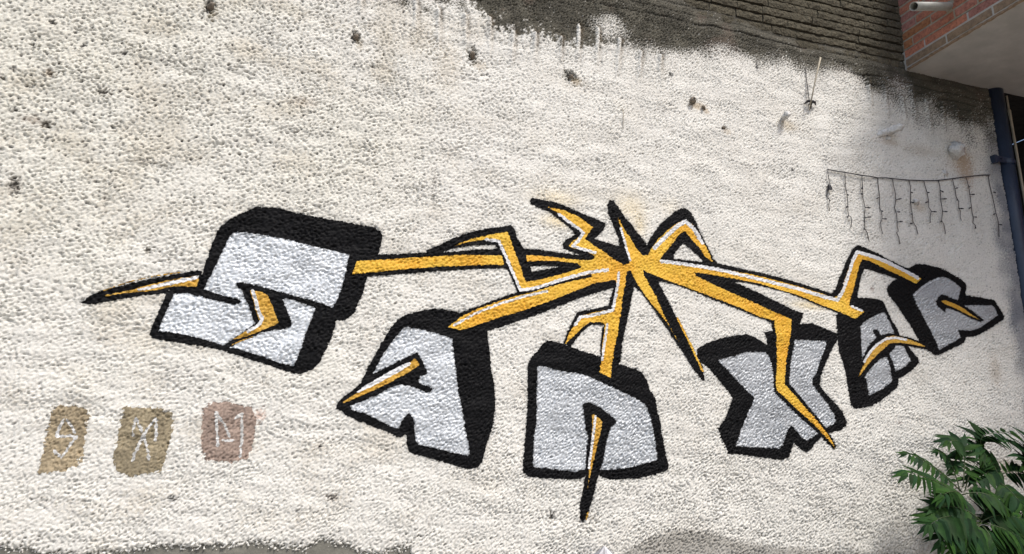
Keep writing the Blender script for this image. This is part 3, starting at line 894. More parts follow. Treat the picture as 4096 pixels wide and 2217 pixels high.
sheets('bolt', [('+', [(2367, 1658), (2382, 1662), (2410, 1685), (2407, 1710), (2396, 1755), (2382, 1815), (2371, 1865), (2362, 1897), (2354, 1937), (2350, 1961), (2349, 1957), (2355, 1901), (2356, 1862), (2361, 1814), (2366, 1735), (2369, 1690)]), ('s', [(2352, 2052), (2345, 2078)], 7)], 2.4 * mm, M_OCHRE, T, tl, 0.5)
sheets('highlight', [('s', [(2382, 1666), (2376, 1710), (2370, 1760), (2364, 1815), (2358, 1850), (2356, 1872)], 10)], 3.0 * mm, M_WHITE, T, tl, 0.5)

# X
T, tl = letter(3100, 1830, 'silver graffiti letter X, fourth from left, split by a long yellow arm')
sheet('outline', [('+', z4((575, 545), (580, 490), (620, 465), (700, 430), (800, 400), (900, 380), (970, 375), (1030, 395), (1090, 430), (1135, 462), (1125, 400), (1110, 360), (1190, 345), (1215, 300), (1380, 296), (1500, 285), (1600, 330), (1690, 370), (1697, 420), (1640, 520), (1600, 620), (1570, 700), (1560, 780),
      (1600, 840), (1680, 920), (1740, 1000), (1775, 1070), (1770, 1100), (1730, 1140), (1640, 1165), (1628, 1170), (1660, 1215), (1688, 1262), (1678, 1302), (1640, 1245), (1600, 1190), (1585, 1180), (1540, 1230), (1490, 1290), (1450, 1322), (1420, 1310), (1350, 1240), (1335, 1290), (1310, 1360), (1270, 1378),
      (1200, 1375), (1050, 1355), (900, 1335), (820, 1330), (800, 1270), (760, 1190), (745, 1130), (800, 1050), (835, 970), (865, 890), (830, 830), (740, 730), (660, 640), (600, 590)))], 1.45 * mm, M_BLACK, T, tl)
sheets('fill', [('+', z4((745, 580), (850, 555), (960, 520), (1060, 515), (1120, 520), (1150, 555), (1175, 630), (1190, 700), (1192, 780), (1200, 850), (1300, 940), (1400, 1030), (1500, 1120), (1565, 1172), (1530, 1180), (1455, 1225), (1420, 1210), (1340, 1110), (1320, 1110), (1295, 1160), (1270, 1240), (1240, 1290),
      (1150, 1285), (1000, 1280), (880, 1270), (930, 1150), (990, 1010), (1040, 900), (1030, 875), (950, 800), (860, 710))),
      ('+', z4((1355, 420), (1450, 420), (1610, 430), (1580, 520), (1540, 630), (1510, 720), (1500, 770), (1540, 830), (1620, 930), (1670, 1010), (1690, 1070), (1670, 1090), (1600, 1130), (1550, 1060), (1480, 970), (1400, 880), (1340, 800), (1305, 765), (1320, 640), (1345, 500)))], 1.9 * mm, mat_silver('silver_paint_shaded_x', 0.46), T, tl)
sheets('rim_highlight', [('s', z4((760, 590), (860, 690), (960, 795), (1045, 880), (1010, 980), (960, 1090), (900, 1240)), 9), ('s', z4((1600, 440), (1560, 560), (1515, 700)), 9)], 2.4 * mm, mat_silver('silver_paint_rim', 0.62), T, tl)

# A (second)
T, tl = letter(3480, 1610, 'small silver graffiti letter A with a curved gold bolt, second from the right')
sheet('outline', [('+', r6((680, 390), (690, 480), (690, 600), (710, 740), (740, 830), (770, 930), (790, 1030), (810, 1130), (830, 1280), (860, 1320), (930, 1326), (990, 1312), (1050, 1295), (1130, 1250), (1220, 1180), (1290, 1120), (1316, 1080), (1310, 1030), (1420, 962), (1500, 890), (1522, 860), (1510, 810), (1460, 750), (1400, 680),
      (1330, 600), (1310, 540), (1260, 450), (1200, 340), (1160, 250), (1120, 230), (1000, 210), (900, 212), (840, 230), (760, 300)))], 1.6 * mm, M_BLACK, T, tl)
sheet('bolt_outline', [('+', r6((895, 1015), (950, 860), (1010, 755), (1080, 655), (1150, 595), (1230, 568), (1330, 588), (1430, 612), (1520, 648), (1620, 708), (1600, 730), (1560, 722), (1400, 692), (1280, 690), (1262, 722), (1200, 800), (1130, 822), (1040, 910), (960, 1000)))], 2.2 * mm, M_BLACK, T, tl)
sheets('fill', [('+', r6((930, 500), (960, 460), (1040, 410), (1100, 375), (1165, 355), (1190, 380), (1220, 440), (1250, 510), (1272, 572), (1200, 570), (1135, 592), (1120, 560), (1100, 528), (1070, 530), (1065, 560), (1088, 612), (1050, 650), (990, 730), (950, 830), (940, 700), (930, 600))),
      ('+', r6((960, 1020), (1040, 910), (1110, 830), (1150, 820), (1190, 800), (1210, 850), (1235, 950), (1250, 1050), (1220, 1080), (1130, 1140), (1015, 1195), (1005, 1130), (1000, 1060), (985, 1020))),
      ('+', r6((1215, 770), (1270, 720), (1280, 690), (1330, 685), (1370, 700), (1390, 740), (1430, 810), (1440, 840), (1380, 900), (1280, 955), (1260, 880), (1235, 810)))], 1.95 * mm, mat_silver('silver_paint_shaded_a', 0.45), T, tl, 0.8)
sheets('bolt', [('+', r6((905, 1002), (950, 905), (1010, 800), (1070, 715), (1130, 650), (1190, 605), (1260, 592), (1350, 608), (1440, 635), (1530, 668), (1605, 708), (1560, 702), (1450, 680), (1330, 662), (1230, 668), (1170, 715), (1100, 785), (1030, 855), (960, 942), (912, 1006)))], 2.7 * mm, M_OCHRE, T, tl, 0.4)
sheets('highlight', [('s', r6((965, 855), (1020, 765), (1100, 675), (1190, 622), (1280, 612), (1390, 632)), 8)], 3.2 * mm, M_WHITE, T, tl, 0.4)

# R
T, tl = letter(3800, 1400, 'silver graffiti letter R nearest the blue downpipe, last of the mural')
sheet('outline', [('+', r6((1195, 130), (1210, 90), (1260, 40), (1330, 0), (1400, -70), (1430, -94), (1480, -122), (1520, -130), (1600, -120), (1720, -94), (1800, -64), (1860, -24), (1950, 30), (1985, 70), (1997, 110), (1985, 185), (2050, 193), (2150, 213), (2270, 238), (2310, 290), (2382, 390), (2372, 430), (2280, 492),
      (2170, 557), (2090, 597), (1985, 607), (1992, 640), (1960, 672), (1850, 722), (1740, 777), (1690, 792), (1640, 757), (1580, 722), (1520, 640), (1450, 520), (1370, 400), (1290, 280), (1220, 190)))], 1.75 * mm, M_BLACK, T, tl)
sheets('fill', [('+', r6((1450, 185), (1500, 140), (1600, 60), (1700, 10), (1760, 0), (1800, 10), (1880, 60), (1940, 110), (1925, 180), (1910, 240), (1850, 215), (1780, 185), (1740, 180), (1710, 210), (1690, 250), (1700, 290), (1780, 360), (1792, 312), (1850, 330), (1950, 370), (2050, 425), (2130, 455), (2165, 438),
      (2120, 395), (2040, 335), (1960, 288), (2100, 285), (2260, 290), (2300, 350), (2312, 390), (2220, 450), (2120, 520), (2050, 540), (1915, 538), (1920, 570), (1940, 610), (1900, 640), (1800, 690), (1725, 740), (1690, 650), (1620, 520), (1550, 380)))], 2.0 * mm, mat_silver('silver_paint_shaded_r', 0.42), T, tl, 0.8)
sheets('bolt', [('+', r6((1738, 240), (1790, 236), (1870, 270), (1970, 325), (2050, 380), (2128, 436), (2090, 420), (1990, 374), (1880, 320), (1780, 275)))], 2.6 * mm, M_OCHRE, T, tl, 0.4)
sheets('rim_highlight', [('s', r6((1465, 185), (1540, 120), (1620, 62), (1720, 16)), 9)], 2.6 * mm, mat_silver('silver_paint_edge', 0.60), T, tl, 0.6)

# the yellow burst with arms that ties the letters together
p = on_wall(2520, 1080)
tl = (p.x, D, p.z)
T = empty('graffiti_burst', tl, 'yellow star burst with jagged black edged arms reaching out between the graffiti letters', 'graffiti')
burst = z3((-290, 564), (-150, 556), (0, 550), (215, 540), (205, 525), (300, 490), (420, 430), (550, 380), (700, 350), (850, 330), (885, 322), (912, 345), (935, 420), (970, 480), (995, 512), (1100, 515), (1250, 538), (1400, 562), (1452, 566), (1310, 515), (1300, 470), (1330, 440), (1402, 400), (1385, 370),
           (1300, 300), (1200, 222), (1100, 180), (1045, 150), (1038, 120), (1060, 103), (1120, 115), (1250, 145), (1350, 180), (1450, 225), (1560, 270), (1640, 310), (1640, 340), (1590, 400), (1552, 430), (1650, 460), (1758, 490), (1750, 430), (1720, 360), (1700, 310), (1670, 240), (1658, 160), (1680, 123), (1710, 123),
           (1742, 170), (1800, 260), (1870, 340), (1920, 410), (1960, 460), (1977, 476), (2000, 430), (2060, 340), (2140, 260), (2220, 200), (2270, 183), (2322, 210), (2352, 260), (2390, 350)) \
    + z5((500, 90), (550, 190), (590, 270), (625, 310), (700, 325), (850, 360), (1000, 390), (1150, 430), (1300, 475), (1450, 522), (1530, 550), (1558, 520), (1590, 430), (1640, 310), (1690, 210), (1740, 160), (1800, 183), (1900, 230), (2000, 285), (2100, 330), (2160, 352), (2280, 420), (2215, 480), (2050, 432), (1950, 392),
         (1850, 362), (1792, 350), (1770, 420), (1750, 510), (1738, 585), (1800, 690), (1720, 765), (1640, 722), (1560, 697), (1450, 652), (1300, 592), (1150, 537), (1000, 497), (850, 467), (715, 452), (800, 480), (950, 545), (1100, 618), (1250, 690), (1302, 708), (1300, 735), (1275, 795), (1230, 800), (1215, 960), (1190, 1270)) \
    + z4((1340, 800), (1430, 900), (1520, 1010), (1600, 1120), (1686, 1262), (1676, 1302), (1500, 1130), (1380, 1020), (1260, 905), (1192, 840), (1185, 700), (1190, 500)) + z5((1055, 800), (1050, 785), (1000, 762), (850, 702), (650, 622), (450, 542), (300, 482), (148, 450), (160, 485), (220, 600), (290, 740), (370, 880), (440, 1020), (500, 1130),
         (520, 1252), (490, 1232), (430, 1162), (330, 1002), (230, 852), (120, 692), (0, 532)) + z3((1870, 818), (1850, 920), (1822, 1060), (1792, 1200), (1765, 1394)) + z2((2352, 515), (2300, 640), (2180, 590), (2200, 480), (2202, 380), (2215, 250), (2227, 202), (2118, 200), (2050, 262), (1960, 377), (1905, 347), (1940, 250), (1980, 170),
         (2018, 98), (2150, 73), (2268, 45)) + z3((1692, 870), (1702, 825), (1550, 870), (1400, 920), (1200, 1000), (1000, 1070), (800, 1140), (690, 1170), (480, 1180), (370, 1145), (470, 1030), (500, 1015), (600, 978), (750, 923), (850, 888), (938, 860), (910, 790), (880, 720), (852, 668), (600, 672), (300, 690), (0, 715), (-270, 736))
sheet('outline', [('+', burst), ('-', z3((345, 540), (430, 508), (560, 488), (680, 480), (762, 482), (782, 512), (600, 518), (450, 532))), ('-', z3((1040, 652), (1150, 648), (1282, 655), (1200, 670), (1050, 697))),
      ('-', z3((2178, 590), (2200, 540), (2262, 470), (2300, 498), (2400, 580), (2432, 618), (2300, 604)))], 2.3 * mm, M_BLACK, T, tl)
sheets('yellow_fill', [
    ('+', z3((-350, 610), (-200, 600), (0, 588), (250, 573), (500, 560), (800, 565), (818, 575), (835, 640), (600, 642), (300, 655), (0, 680), (-200, 697), (-380, 712), (-362, 660))),
    ('+', z3((1005, 560), (1100, 565), (1250, 580), (1400, 600), (1530, 605), (1556, 580), (1545, 560), (1470, 530), (1375, 505), (1345, 490), (1380, 450), (1440, 410), (1470, 380), (1430, 340), (1350, 290), (1270, 230), (1180, 178), (1300, 200), (1400, 240), (1480, 290), (1540, 340), (1510, 390), (1480, 430), (1540, 480), (1620, 530), (1700, 590), (1790, 640), (1830, 630), (1838, 600), (1810, 500), (1780, 400), (1752, 300), (1742, 250),
      (1790, 350), (1850, 440), (1900, 520), (1945, 565), (1985, 560), (2010, 510), (2060, 440), (2130, 370), (2210, 310), (2280, 275), (2340, 320), (2400, 400), (2445, 490), (2480, 560), (2506, 620), (2440, 570), (2390, 500), (2330, 430), (2280, 370), (2230, 400), (2180, 470), (2120, 540), (2080, 590))
     + z5((160, 275), (300, 300), (450, 320), (600, 345), (800, 380), (1000, 420), (1200, 475), (1400, 535), (1550, 580), (1585, 570), (1610, 520), (1650, 400), (1690, 280), (1730, 212), (1800, 232), (1950, 288), (2080, 338), (2200, 398), (2250, 432), (2210, 470), (2100, 420), (1950, 345), (1840, 290), (1775, 275), (1750, 340), (1720, 470), (1690, 580),
          (1672, 640), (1790, 695), (1718, 755), (1600, 700), (1450, 640), (1300, 580), (1100, 515), (950, 470), (800, 440), (650, 415), (520, 390), (430, 380), (450, 410), (550, 460), (700, 530), (900, 615), (1050, 690), (1210, 755), (1205, 850), (1190, 960), (1165, 1110), (1155, 1275))
     + z4((1330, 830), (1420, 930), (1500, 1020), (1560, 1100), (1620, 1180), (1660, 1240), (1680, 1288), (1640, 1240), (1560, 1150), (1450, 1040), (1350, 950), (1260, 870), (1210, 820), (1205, 750), (1212, 600), (1205, 400), (1190, 265)) + z5((1065, 765), (950, 735), (800, 665), (600, 585), (400, 510), (250, 455), (140, 415), (60, 380), (28, 362), (30, 400), (80, 490), (130, 580),
          (170, 680), (220, 780), (270, 870), (322, 948), (290, 910), (220, 790), (150, 700), (80, 620), (20, 540), (0, 510)) + z3((1880, 760), (1850, 690), (1830, 688), (1812, 700), (1800, 800), (1780, 900), (1770, 1000), (1752, 1100)) + z2((2345, 250), (2312, 400), (2302, 500), (2286, 625), (2195, 580), (2210, 480), (2215, 400), (2230, 280), (2235, 200), (2210, 180), (2120, 180), (2060, 220),
          (1990, 290), (1920, 355), (1950, 270), (2000, 190), (2030, 130), (2150, 100), (2300, 75)) + z3((1700, 1000), (1715, 900), (1730, 800), (1718, 762), (1690, 765), (1550, 790), (1400, 850), (1200, 930), (1000, 1000), (800, 1060), (650, 1110), (490, 1165), (380, 1140), (480, 1060), (600, 1000), (750, 945), (900, 895), (1050, 860), (1200, 815), (1350, 775), (1530, 740), (1535, 712), (1300, 770), (1100, 815),
          (970, 850), (945, 790), (910, 700), (870, 600), (830, 500), (780, 455), (690, 435), (560, 455), (440, 485), (550, 440), (700, 400), (860, 375), (890, 450), (930, 560), (970, 680), (1000, 762), (1020, 775), (1150, 750), (1300, 710), (1430, 672), (1452, 655), (1420, 630), (1250, 610), (1100, 610), (1015, 615))),
    ('s', z5((300, 745), (350, 850), (400, 945), (450, 1060), (500, 1170)), 8)], 2.8 * mm, M_YELLOW, T, tl, 0.7)
sheets('highlight', [('s', z3((690, 437), (790, 450), (830, 540), (880, 650), (930, 770), (965, 845), (1100, 820), (1300, 757), (1500, 702), (1660, 682)), 12), ('s', z3((430, 1125), (600, 1030), (800, 950), (1000, 890), (1180, 850)), 9),
      ('s', z3((1270, 235), (1350, 295), (1430, 350), (1468, 385), (1430, 440), (1380, 490), (1470, 520), (1560, 545)), 11), ('s', z3((1768, 345), (1790, 430), (1815, 520), (1838, 600)), 9), ('s', z3((2035, 505), (2130, 410), (2220, 328), (2285, 292), (2350, 355), (2420, 460)), 15),
      ('s', z5((165, 290), (350, 315), (550, 345), (700, 375), (900, 425), (1100, 470), (1300, 525), (1450, 570), (1580, 600), (1618, 540), (1660, 420), (1700, 290), (1735, 218), (1850, 250), (1980, 300), (2100, 360), (2220, 425)), 12), ('s', z5((1690, 652), (1770, 690)), 8),
      ('s', z3((1748, 708), (1738, 800), (1722, 900), (1697, 1005), (1560, 1040), (1440, 1060), (1395, 1125)), 11), ('s', z2((2255, 200), (2240, 330), (2215, 480)), 10)], 3.3 * mm, M_WHITE, T, tl, 0.8)

# three brushed tags, bottom left
GT = 'brown painted tags at the lower left'
TAGS = [('leftmost brown painted tag, a white zigzag like an S on a leaning tan patch', (0.385, 0.312, 0.205),
         ((310, 200), (420, 190), (560, 195), (640, 230), (672, 290), (640, 360), (625, 480), (600, 700), (540, 800), (400, 850), (280, 870), (135, 890), (170, 740), (210, 530), (250, 350), (280, 240)),
         [((512, 468), (480, 400), (410, 312), (350, 420), (322, 508), (430, 500), (532, 512), (460, 600), (375, 722), (295, 645))]),
        ('olive brown painted tag with a white hooked X, middle of the three', (0.325, 0.272, 0.180),
         ((1020, 205), (1110, 198), (1200, 215), (1290, 205), (1400, 230), (1500, 245), (1532, 330), (1512, 480), (1480, 600), (1440, 760), (1400, 860), (1250, 890), (1100, 915), (950, 872), (905, 740), (940, 600), (980, 400)),
         [((1110, 492), (1122, 395), (1145, 320), (1210, 460), (1250, 600), (1280, 745)), ((1345, 540), (1358, 420), (1348, 325), (1290, 390), (1215, 490), (1150, 640), (1105, 760))]),
        ('reddish brown painted tag with thin white strokes like an M, right of the other two', (0.355, 0.270, 0.222),
         ((1900, 165), (2060, 145), (2200, 170), (2340, 215), (2380, 330), (2370, 500), (2330, 640), (2280, 740), (2150, 770), (1980, 760), (1860, 745), (1815, 600), (1820, 380), (1840, 220)),
         [((1985, 605), (1980, 450), (1968, 262), (2050, 370), (2105, 500)), ((2030, 545), (2090, 552), (2145, 540)), ((2165, 320), (2238, 270), (2236, 420), (2230, 560), (2220, 708))])]
for lab, colr, pt, strokes in TAGS:
    pts = zt(*pt)
    q = on_wall(sum(a for a, _ in pts) / len(pts), max(b for _, b in pts))
    tl = (q.x, D, q.z)
    T = empty('painted_tag', tl, lab, 'graffiti', GT)
    sheet('patch', [('+', pts)], 1.0 * mm, mat_spray('thin_brown_paint', tuple(c * 0.82 for c in colr), tuple(c * 1.22 for c in colr), 0.8, 0.0, 0.2, 0.0, 0.34, 12.0), T, tl, 2.4)
    (sheets if len(strokes) == 3 else sheet)('white_mark', [('s', zt(*s), 11) for s in strokes], 1.8 * mm, M_FADED, T, tl, 1.0)

# the coat's colours, with the spray mist beside the black lines
COL = COL * (1 - MIST[..., None]) + rgb(0.03, 0.03, 0.032) * MIST[..., None]
colv = COL.reshape(-1, 3)
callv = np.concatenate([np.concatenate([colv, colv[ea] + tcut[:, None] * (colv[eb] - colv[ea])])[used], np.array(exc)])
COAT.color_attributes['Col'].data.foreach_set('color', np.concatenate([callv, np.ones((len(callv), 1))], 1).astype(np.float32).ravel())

# ------------------------------------------------------------------ balcony
XB, ZB = 4.612, 4.538
BLOC = (XB, D, ZB)
BAL = empty('brick_balcony', BLOC, 'overhanging red brick balcony with a smooth grey underside, top right corner', 'balcony')
YF = 2.85                                                  # front of the balcony
under(link('soffit_slab', bevel_box('soffit_slab', XB + 0.004, 9.0, YF, D + 0.03, ZB + 0.002, ZB + 0.16, 0.006), M_SOFFIT), BAL, BLOC)
v, f = box_vf(XB + 0.0045, 9.0, YF + 0.012, D + 0.03, ZB + 0.162, 5.75)
under(link('mortar_bed', mesh('mortar_bed', v, f), M_MORTAR), BAL, BLOC)
# thin broken lip of mortar between the lowest bricks and the slab
lv, lf = [], []
nl = 60
for i in range(nl + 1):
    y = D - 0.01 - (D - YF - 0.02) * i / nl
    for dx, dz in ((-0.004, 0.000), (-0.006, 0.012), (0.010, 0.016), (0.010, -0.002)):
        lv.append((XB + dx + rng.uniform(-0.0025, 0.0025), y, ZB + dz + rng.uniform(-0.003, 0.0025)))
for i in range(nl):
    for k in range(4):
        a, b = i * 4 + k, i * 4 + (k + 1) % 4
        lf.append((a, b, b + 4, a + 4))
under(link('mortar_lip', mesh('mortar_lip', lv, lf), M_BRICK_TAN), BAL, BLOC)
BP = 0.0735
red_var = {L: [rough_brick('face_brick', 300 + k + int(L * 1000), L, BP - 0.017, 0.03, nu=4, nv_=2, amp_=0.0014, rnd=0.002) for k in range(4)] for L in (0.362, 0.175)}
for k in range(16):
    zc = ZB + 0.018 + (k + 0.5) * BP
    y = D - 0.004 - (0.0, 0.19, 0.09, 0.27, 0.14, 0.30)[k % 6]
    spans = []
    if y < D - 0.02: spans.append((D - 0.004, y + 0.012))
    while y > YF + 0.03:
        L = 0.362 if rng.random() > 0.18 else 0.175
        spans.append((y, max(y - L, YF)))
        y -= L + 0.016
    for a, b in spans:
        L = a - b
        if L < 0.03: continue
        key = 0.362 if L > 0.25 else 0.175
        m_ = M_BRICK_TAN if k == 0 else M_REDS[rng.choices((0, 1, 2, 3), (4, 4, 2.4, 1.6))[0]]
        src = rng.choice(red_var[key])
        me_ = src.copy() if len(src.materials) == 0 else src
        me_ = src.copy()
        me_.materials.clear()
        me_.materials.append(m_)
        o = link('brick', me_)
        o.parent = BAL
        o.location = (-0.0 + rng.uniform(-0.0015, 0.0015), (a + b) / 2 - D, zc - ZB)
        o.rotation_euler = (0, 0, -math.pi / 2)
        o.scale = (L / key, 1, 1)
# the balcony's front and the floor above it (seen only from the side)
v, f = box_vf(XB + 0.0, 9.0, YF - 0.006, YF + 0.011, ZB + 0.165, 5.75)
under(link('front_face', mesh('front_face', v, f), M_REDS[1]), BAL, BLOC)

# drain spout through the brick face
d0 = ray(3797, 26)
t0 = XB / d0[0]
root = Vector((XB, d0[1] * t0, EYE + d0[2] * t0))
d1 = ray(3655, 26)
t1 = (root.y - 0.22) / d1[1]
tip = Vector((d1[0] * t1, d1[1] * t1, EYE + d1[2] * t1))
ax = (root - tip).normalized()
SP = empty('drain_spout', root, 'grey plastic drain spout sticking out of the red brick balcony side', 'pipe')
pv, pf = [], []
na = 24
ro, ri = 0.0295, 0.0255
aa = ax.cross(Vector((0, 0, 1))).normalized()
bb = ax.cross(aa).normalized()
rings = [(root + ax * 0.05, ro), (tip, ro), (tip, ri), (tip + ax * 0.16, ri)]
for c_, r_ in rings:
    for k in range(na):
        g_ = 2 * math.pi * k / na
        cut = Vector((0, 0, 0))
        pv.append(c_ + cut * -1 + (aa * math.cos(g_) + bb * math.sin(g_)) * r_)
for i in range(3):
    for k in range(na):
        pf.append((i * na + k, i * na + (k + 1) % na, (i + 1) * na + (k + 1) % na, (i + 1) * na + k))
o = link('pipe_wall', mesh('pipe_wall', pv, pf, True), M_PVC)
under(o, SP, root)
pv = [tip + ax * 0.15 + (aa * math.cos(2 * math.pi * k / na) + bb * math.sin(2 * math.pi * k / na)) * ri for k in range(na)]
under(link('dark_bore', mesh('dark_bore', pv, [tuple(range(na))]), M_DARKIN), SP, root)
pv, pf = [], []
for k in range(na):
    g_ = 2 * math.pi * k / na
    e_ = Vector((0, math.cos(g_), math.sin(g_)))
    pv += [Vector((XB - 0.003, root.y, root.z)) + e_ * 0.030, Vector((XB - 0.001, root.y, root.z)) + e_ * (0.040 + rng.uniform(-.006, .008))]
for k in range(na):
    a, b = 2 * k, 2 * ((k + 1) % na)
    pf.append((a, a + 1, b + 1, b))
under(link('mortar_collar', mesh('mortar_collar', pv, pf), M_MORTAR), SP, root)

# ------------------------------------------------------------------ downpipe, its clamp, the dark gap beyond it
PXC, PYC, PR = 5.528, D + 0.045, 0.077
DP = empty('downpipe', (PXC, PYC, 0), 'dark navy painted downpipe running down the right end of the wall', 'pipe')
v, f = tube_vf([(PXC, PYC, 0.02), (PXC, PYC, 2.0), (PXC, PYC, 3.4), (PXC, PYC, ZB + 0.001)], PR, 28)
under(link('pipe', mesh('pipe', v, f, True), M_NAVY), DP, (PXC, PYC, 0))


def clamp(pz):
    v, f = tube_vf([(PXC, PYC, pz - 0.017), (PXC, PYC, pz + 0.017)], PR + 0.006, 28)
    cl = under(link('clamp_ring', mesh('clamp_ring', v, f), M_NAVY), DP, (PXC, PYC, 0))
    a = Vector((PXC - PR, PYC, pz))
    v, f = join_vf([box_vf(a.x - 0.085, a.x + 0.015, PYC - 0.080, PYC - 0.070, pz - 0.024, pz + 0.022), box_vf(a.x - 0.108, a.x - 0.084, PYC - 0.084, PYC - 0.040, pz - 0.036, pz + 0.026),
                    tube_vf([(a.x - 0.045, PYC - 0.092, pz), (a.x - 0.045, PYC - 0.06, pz)], 0.008, 6)])
    under(link('clamp_ear', mesh('clamp_ear', v, f), M_NAVY), DP, (PXC, PYC, 0))


zc_ = on_wall(3945, 640, -0.02).z
clamp(zc_)
clamp(1.7)
NH = empty('added_sun_blocker', (7.1, 2.6, 0), 'tall red brick house added out of view to shade the right of the wall', 'blocker')
v, f = box_vf(7.0, 12.0, -0.6, D - 0.4, 0, 9.5)  # unseen block, added to keep sun and sky off the wall's right side
under(link('blocker_wall', mesh('blocker_wall', v, f), M_REDS[1]), NH, (7.1, 2.6, 0))
# far building end beyond the pipe: a narrow dark passage under the balcony
PAS = empty('dark_passage_wall', (5.9, D + 0.6, 0), 'near black sooty masonry in the gap right of the downpipe', 'wall')
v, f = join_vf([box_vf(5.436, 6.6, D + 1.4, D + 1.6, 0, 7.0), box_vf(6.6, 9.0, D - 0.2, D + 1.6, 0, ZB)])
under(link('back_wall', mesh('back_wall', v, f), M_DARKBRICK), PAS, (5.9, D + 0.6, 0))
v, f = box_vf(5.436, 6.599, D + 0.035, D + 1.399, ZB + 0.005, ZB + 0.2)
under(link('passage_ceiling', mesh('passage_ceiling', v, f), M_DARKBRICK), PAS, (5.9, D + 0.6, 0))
dk = [rough_brick('dark_course_brick', 500 + k, 0.212, PITCH_W - 0.012, 0.05, amp_=0.004) for k in range(5)]
for k in range(30):
    for i in range(6):
        x = 5.47 + 0.22 * i + (0.11 if k % 2 else 0)
        zc = 2.6 + k * PITCH_W
        if x > 6.55 or zc > ZB - 0.02: continue
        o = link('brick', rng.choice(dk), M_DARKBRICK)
        o.parent = PAS
        o.location = (x + 0.1 - 5.9, D + 1.385 - D - 0.6 + rng.uniform(-.006, .004), zc)
        o.rotation_euler = (rng.uniform(-.03, .03), rng.uniform(-.01, .01), rng.uniform(-.02, .02))
a = on_wall(4021, 352, -0.06)
b = on_wall(4060, 570, -0.06)
top = a + (a - b) * 0.05
bot = Vector((b.x + 0.02, b.y, 2.2))
pts = [top] + [a.lerp(b, t) + Vector((rng.uniform(-.004, .004), 0, 0)) for t in (0.2, 0.4, 0.42, 0.6, 0.8, 1.0)] + [b.lerp(bot, 0.5), bot]
tag(tube('hanging_rod', pts, [0.007, 0.007, 0.008, 0.013, 0.010, 0.009, 0.010, 0.009, 0.009], M_ROD, n=8), 'thin pale rod hanging in the dark gap under the balcony', 'rod')

# ------------------------------------------------------------------ things fixed to the wall
def lump(name, a, b, r0, r1, mat, seed, n=12, m=8, rough=0.3):
    """a rough tapered stub from a to b"""
    rr = random.Random(seed)
    a, b = Vector(a), Vector(b)
    t = (b - a).normalized()
    s = t.cross(Vector((0, 0, 1)))
    s = s.normalized() if s.length > 1e-3 else Vector((1, 0, 0))
    w = t.cross(s)
    v, f = [], []
    for i in range(m):
        q = i / (m - 1)
        r = (r0 + (r1 - r0) * q) * (1 if i < m - 1 else 0.55)
        for k in range(n):
            g = 2 * math.pi * k / n
            v.append(a.lerp(b, q) + (s * math.cos(g) + w * math.sin(g)) * r * (1 + rr.uniform(-rough, rough)))
    for i in range(m - 1):
        for k in range(n):
            f.append((i * n + k, i * n + (k + 1) % n, (i + 1) * n + (k + 1) % n, (i + 1) * n + k))
    f.append(tuple(range((m - 1) * n, m * n)))
    f.append(tuple(range(n))[::-1])
    return mesh(name, v, f, True)


def stub(px, py, qx, qy, out, r0, r1, mat, name, label, cat, seed, **k):
    a = at_wall(px, py, -0.012)
    b = on_wall(qx, qy, out)
    o = link(name, lump(name, a, b, r0, r1, mat, seed, **k), mat)
    return tag(o, label, cat)


GA = 'anchor stubs left in the plaster'
tag(stub(836, 30, 848, 12, 0.030, 0.022, 0.012, M_RUST, 'wall_anchor', 'dark rusty anchor stub near the top left edge of the plaster', 'anchor', 1), group=GA)
tag(stub(1422, 152, 1424, 140, 0.022, 0.018, 0.012, M_RUST, 'wall_anchor', 'dark anchor stub left of the trowelled ridges', 'anchor', 2), group=GA)
tag(stub(1893, 228, 1890, 208, 0.022, 0.017, 0.012, M_RUST, 'wall_anchor', 'dark anchor stub just below the trowelled ridges, over a pale stain', 'anchor', 3), group=GA)
tag(stub(2292, 312, 2284, 300, 0.018, 0.018, 0.010, M_RUST, 'wall_anchor', 'blurred mossy anchor stub below the tallest white ridge', 'anchor', 4), group=GA)
T_ = tag(stub(2770, 408, 2776, 396, 0.035, 0.024, 0.017, M_RUST, 'wall_anchor', 'largest anchor stub with a hollow ring end above the yellow burst', 'anchor', 5), group=GA)
tag(stub(2818, 436, 2812, 424, 0.020, 0.013, 0.009, M_RUST, 'wall_anchor', 'small anchor stub right beside the hollow ringed one', 'anchor', 6), group=GA)
tag(stub(2898, 512, 2896, 508, 0.012, 0.013, 0.009, M_RUST, 'wall_anchor', 'faint anchor stub lower right of the hollow ringed one', 'anchor', 7), group=GA)
p0 = on_wall(2777, 394, 0.036)
pv, pf = [], []
for k in range(10):
    g_ = 2 * math.pi * k / 10
    pv.append(p0 + Vector((math.cos(g_) * 0.007, -0.001, math.sin(g_) * 0.007)))
hb = link('hollow', mesh('hollow', pv, [tuple(range(10))]), M_DARKIN, T_)
stub(3128, 478, 3156, 452, 0.075, 0.015, 0.026, M_LUMP, 'plaster_peg', 'white painted peg jutting up to the right above the yellow arm', 'peg', 11)
stub(3512, 540, 3612, 504, 0.085, 0.022, 0.026, M_LUMP, 'plastered_rod', 'slanting plaster caked rod lying on the shaded wall below the balcony', 'rod', 12, m=14, rough=0.3)
GLP = 'whitewashed lumps on the right of the wall'
tag(stub(3826, 606, 3832, 592, 0.075, 0.066, 0.034, M_LUMP, 'plaster_lump', 'biggest white crumbly lump of filler left of the downpipe clamp', 'lump', 13, rough=0.5), group=GLP)
tag(stub(3664, 808, 3666, 802, 0.022, 0.026, 0.014, M_LUMP, 'plaster_lump', 'white lump of filler between the hanging light strands', 'lump', 14, rough=0.5), group=GLP)
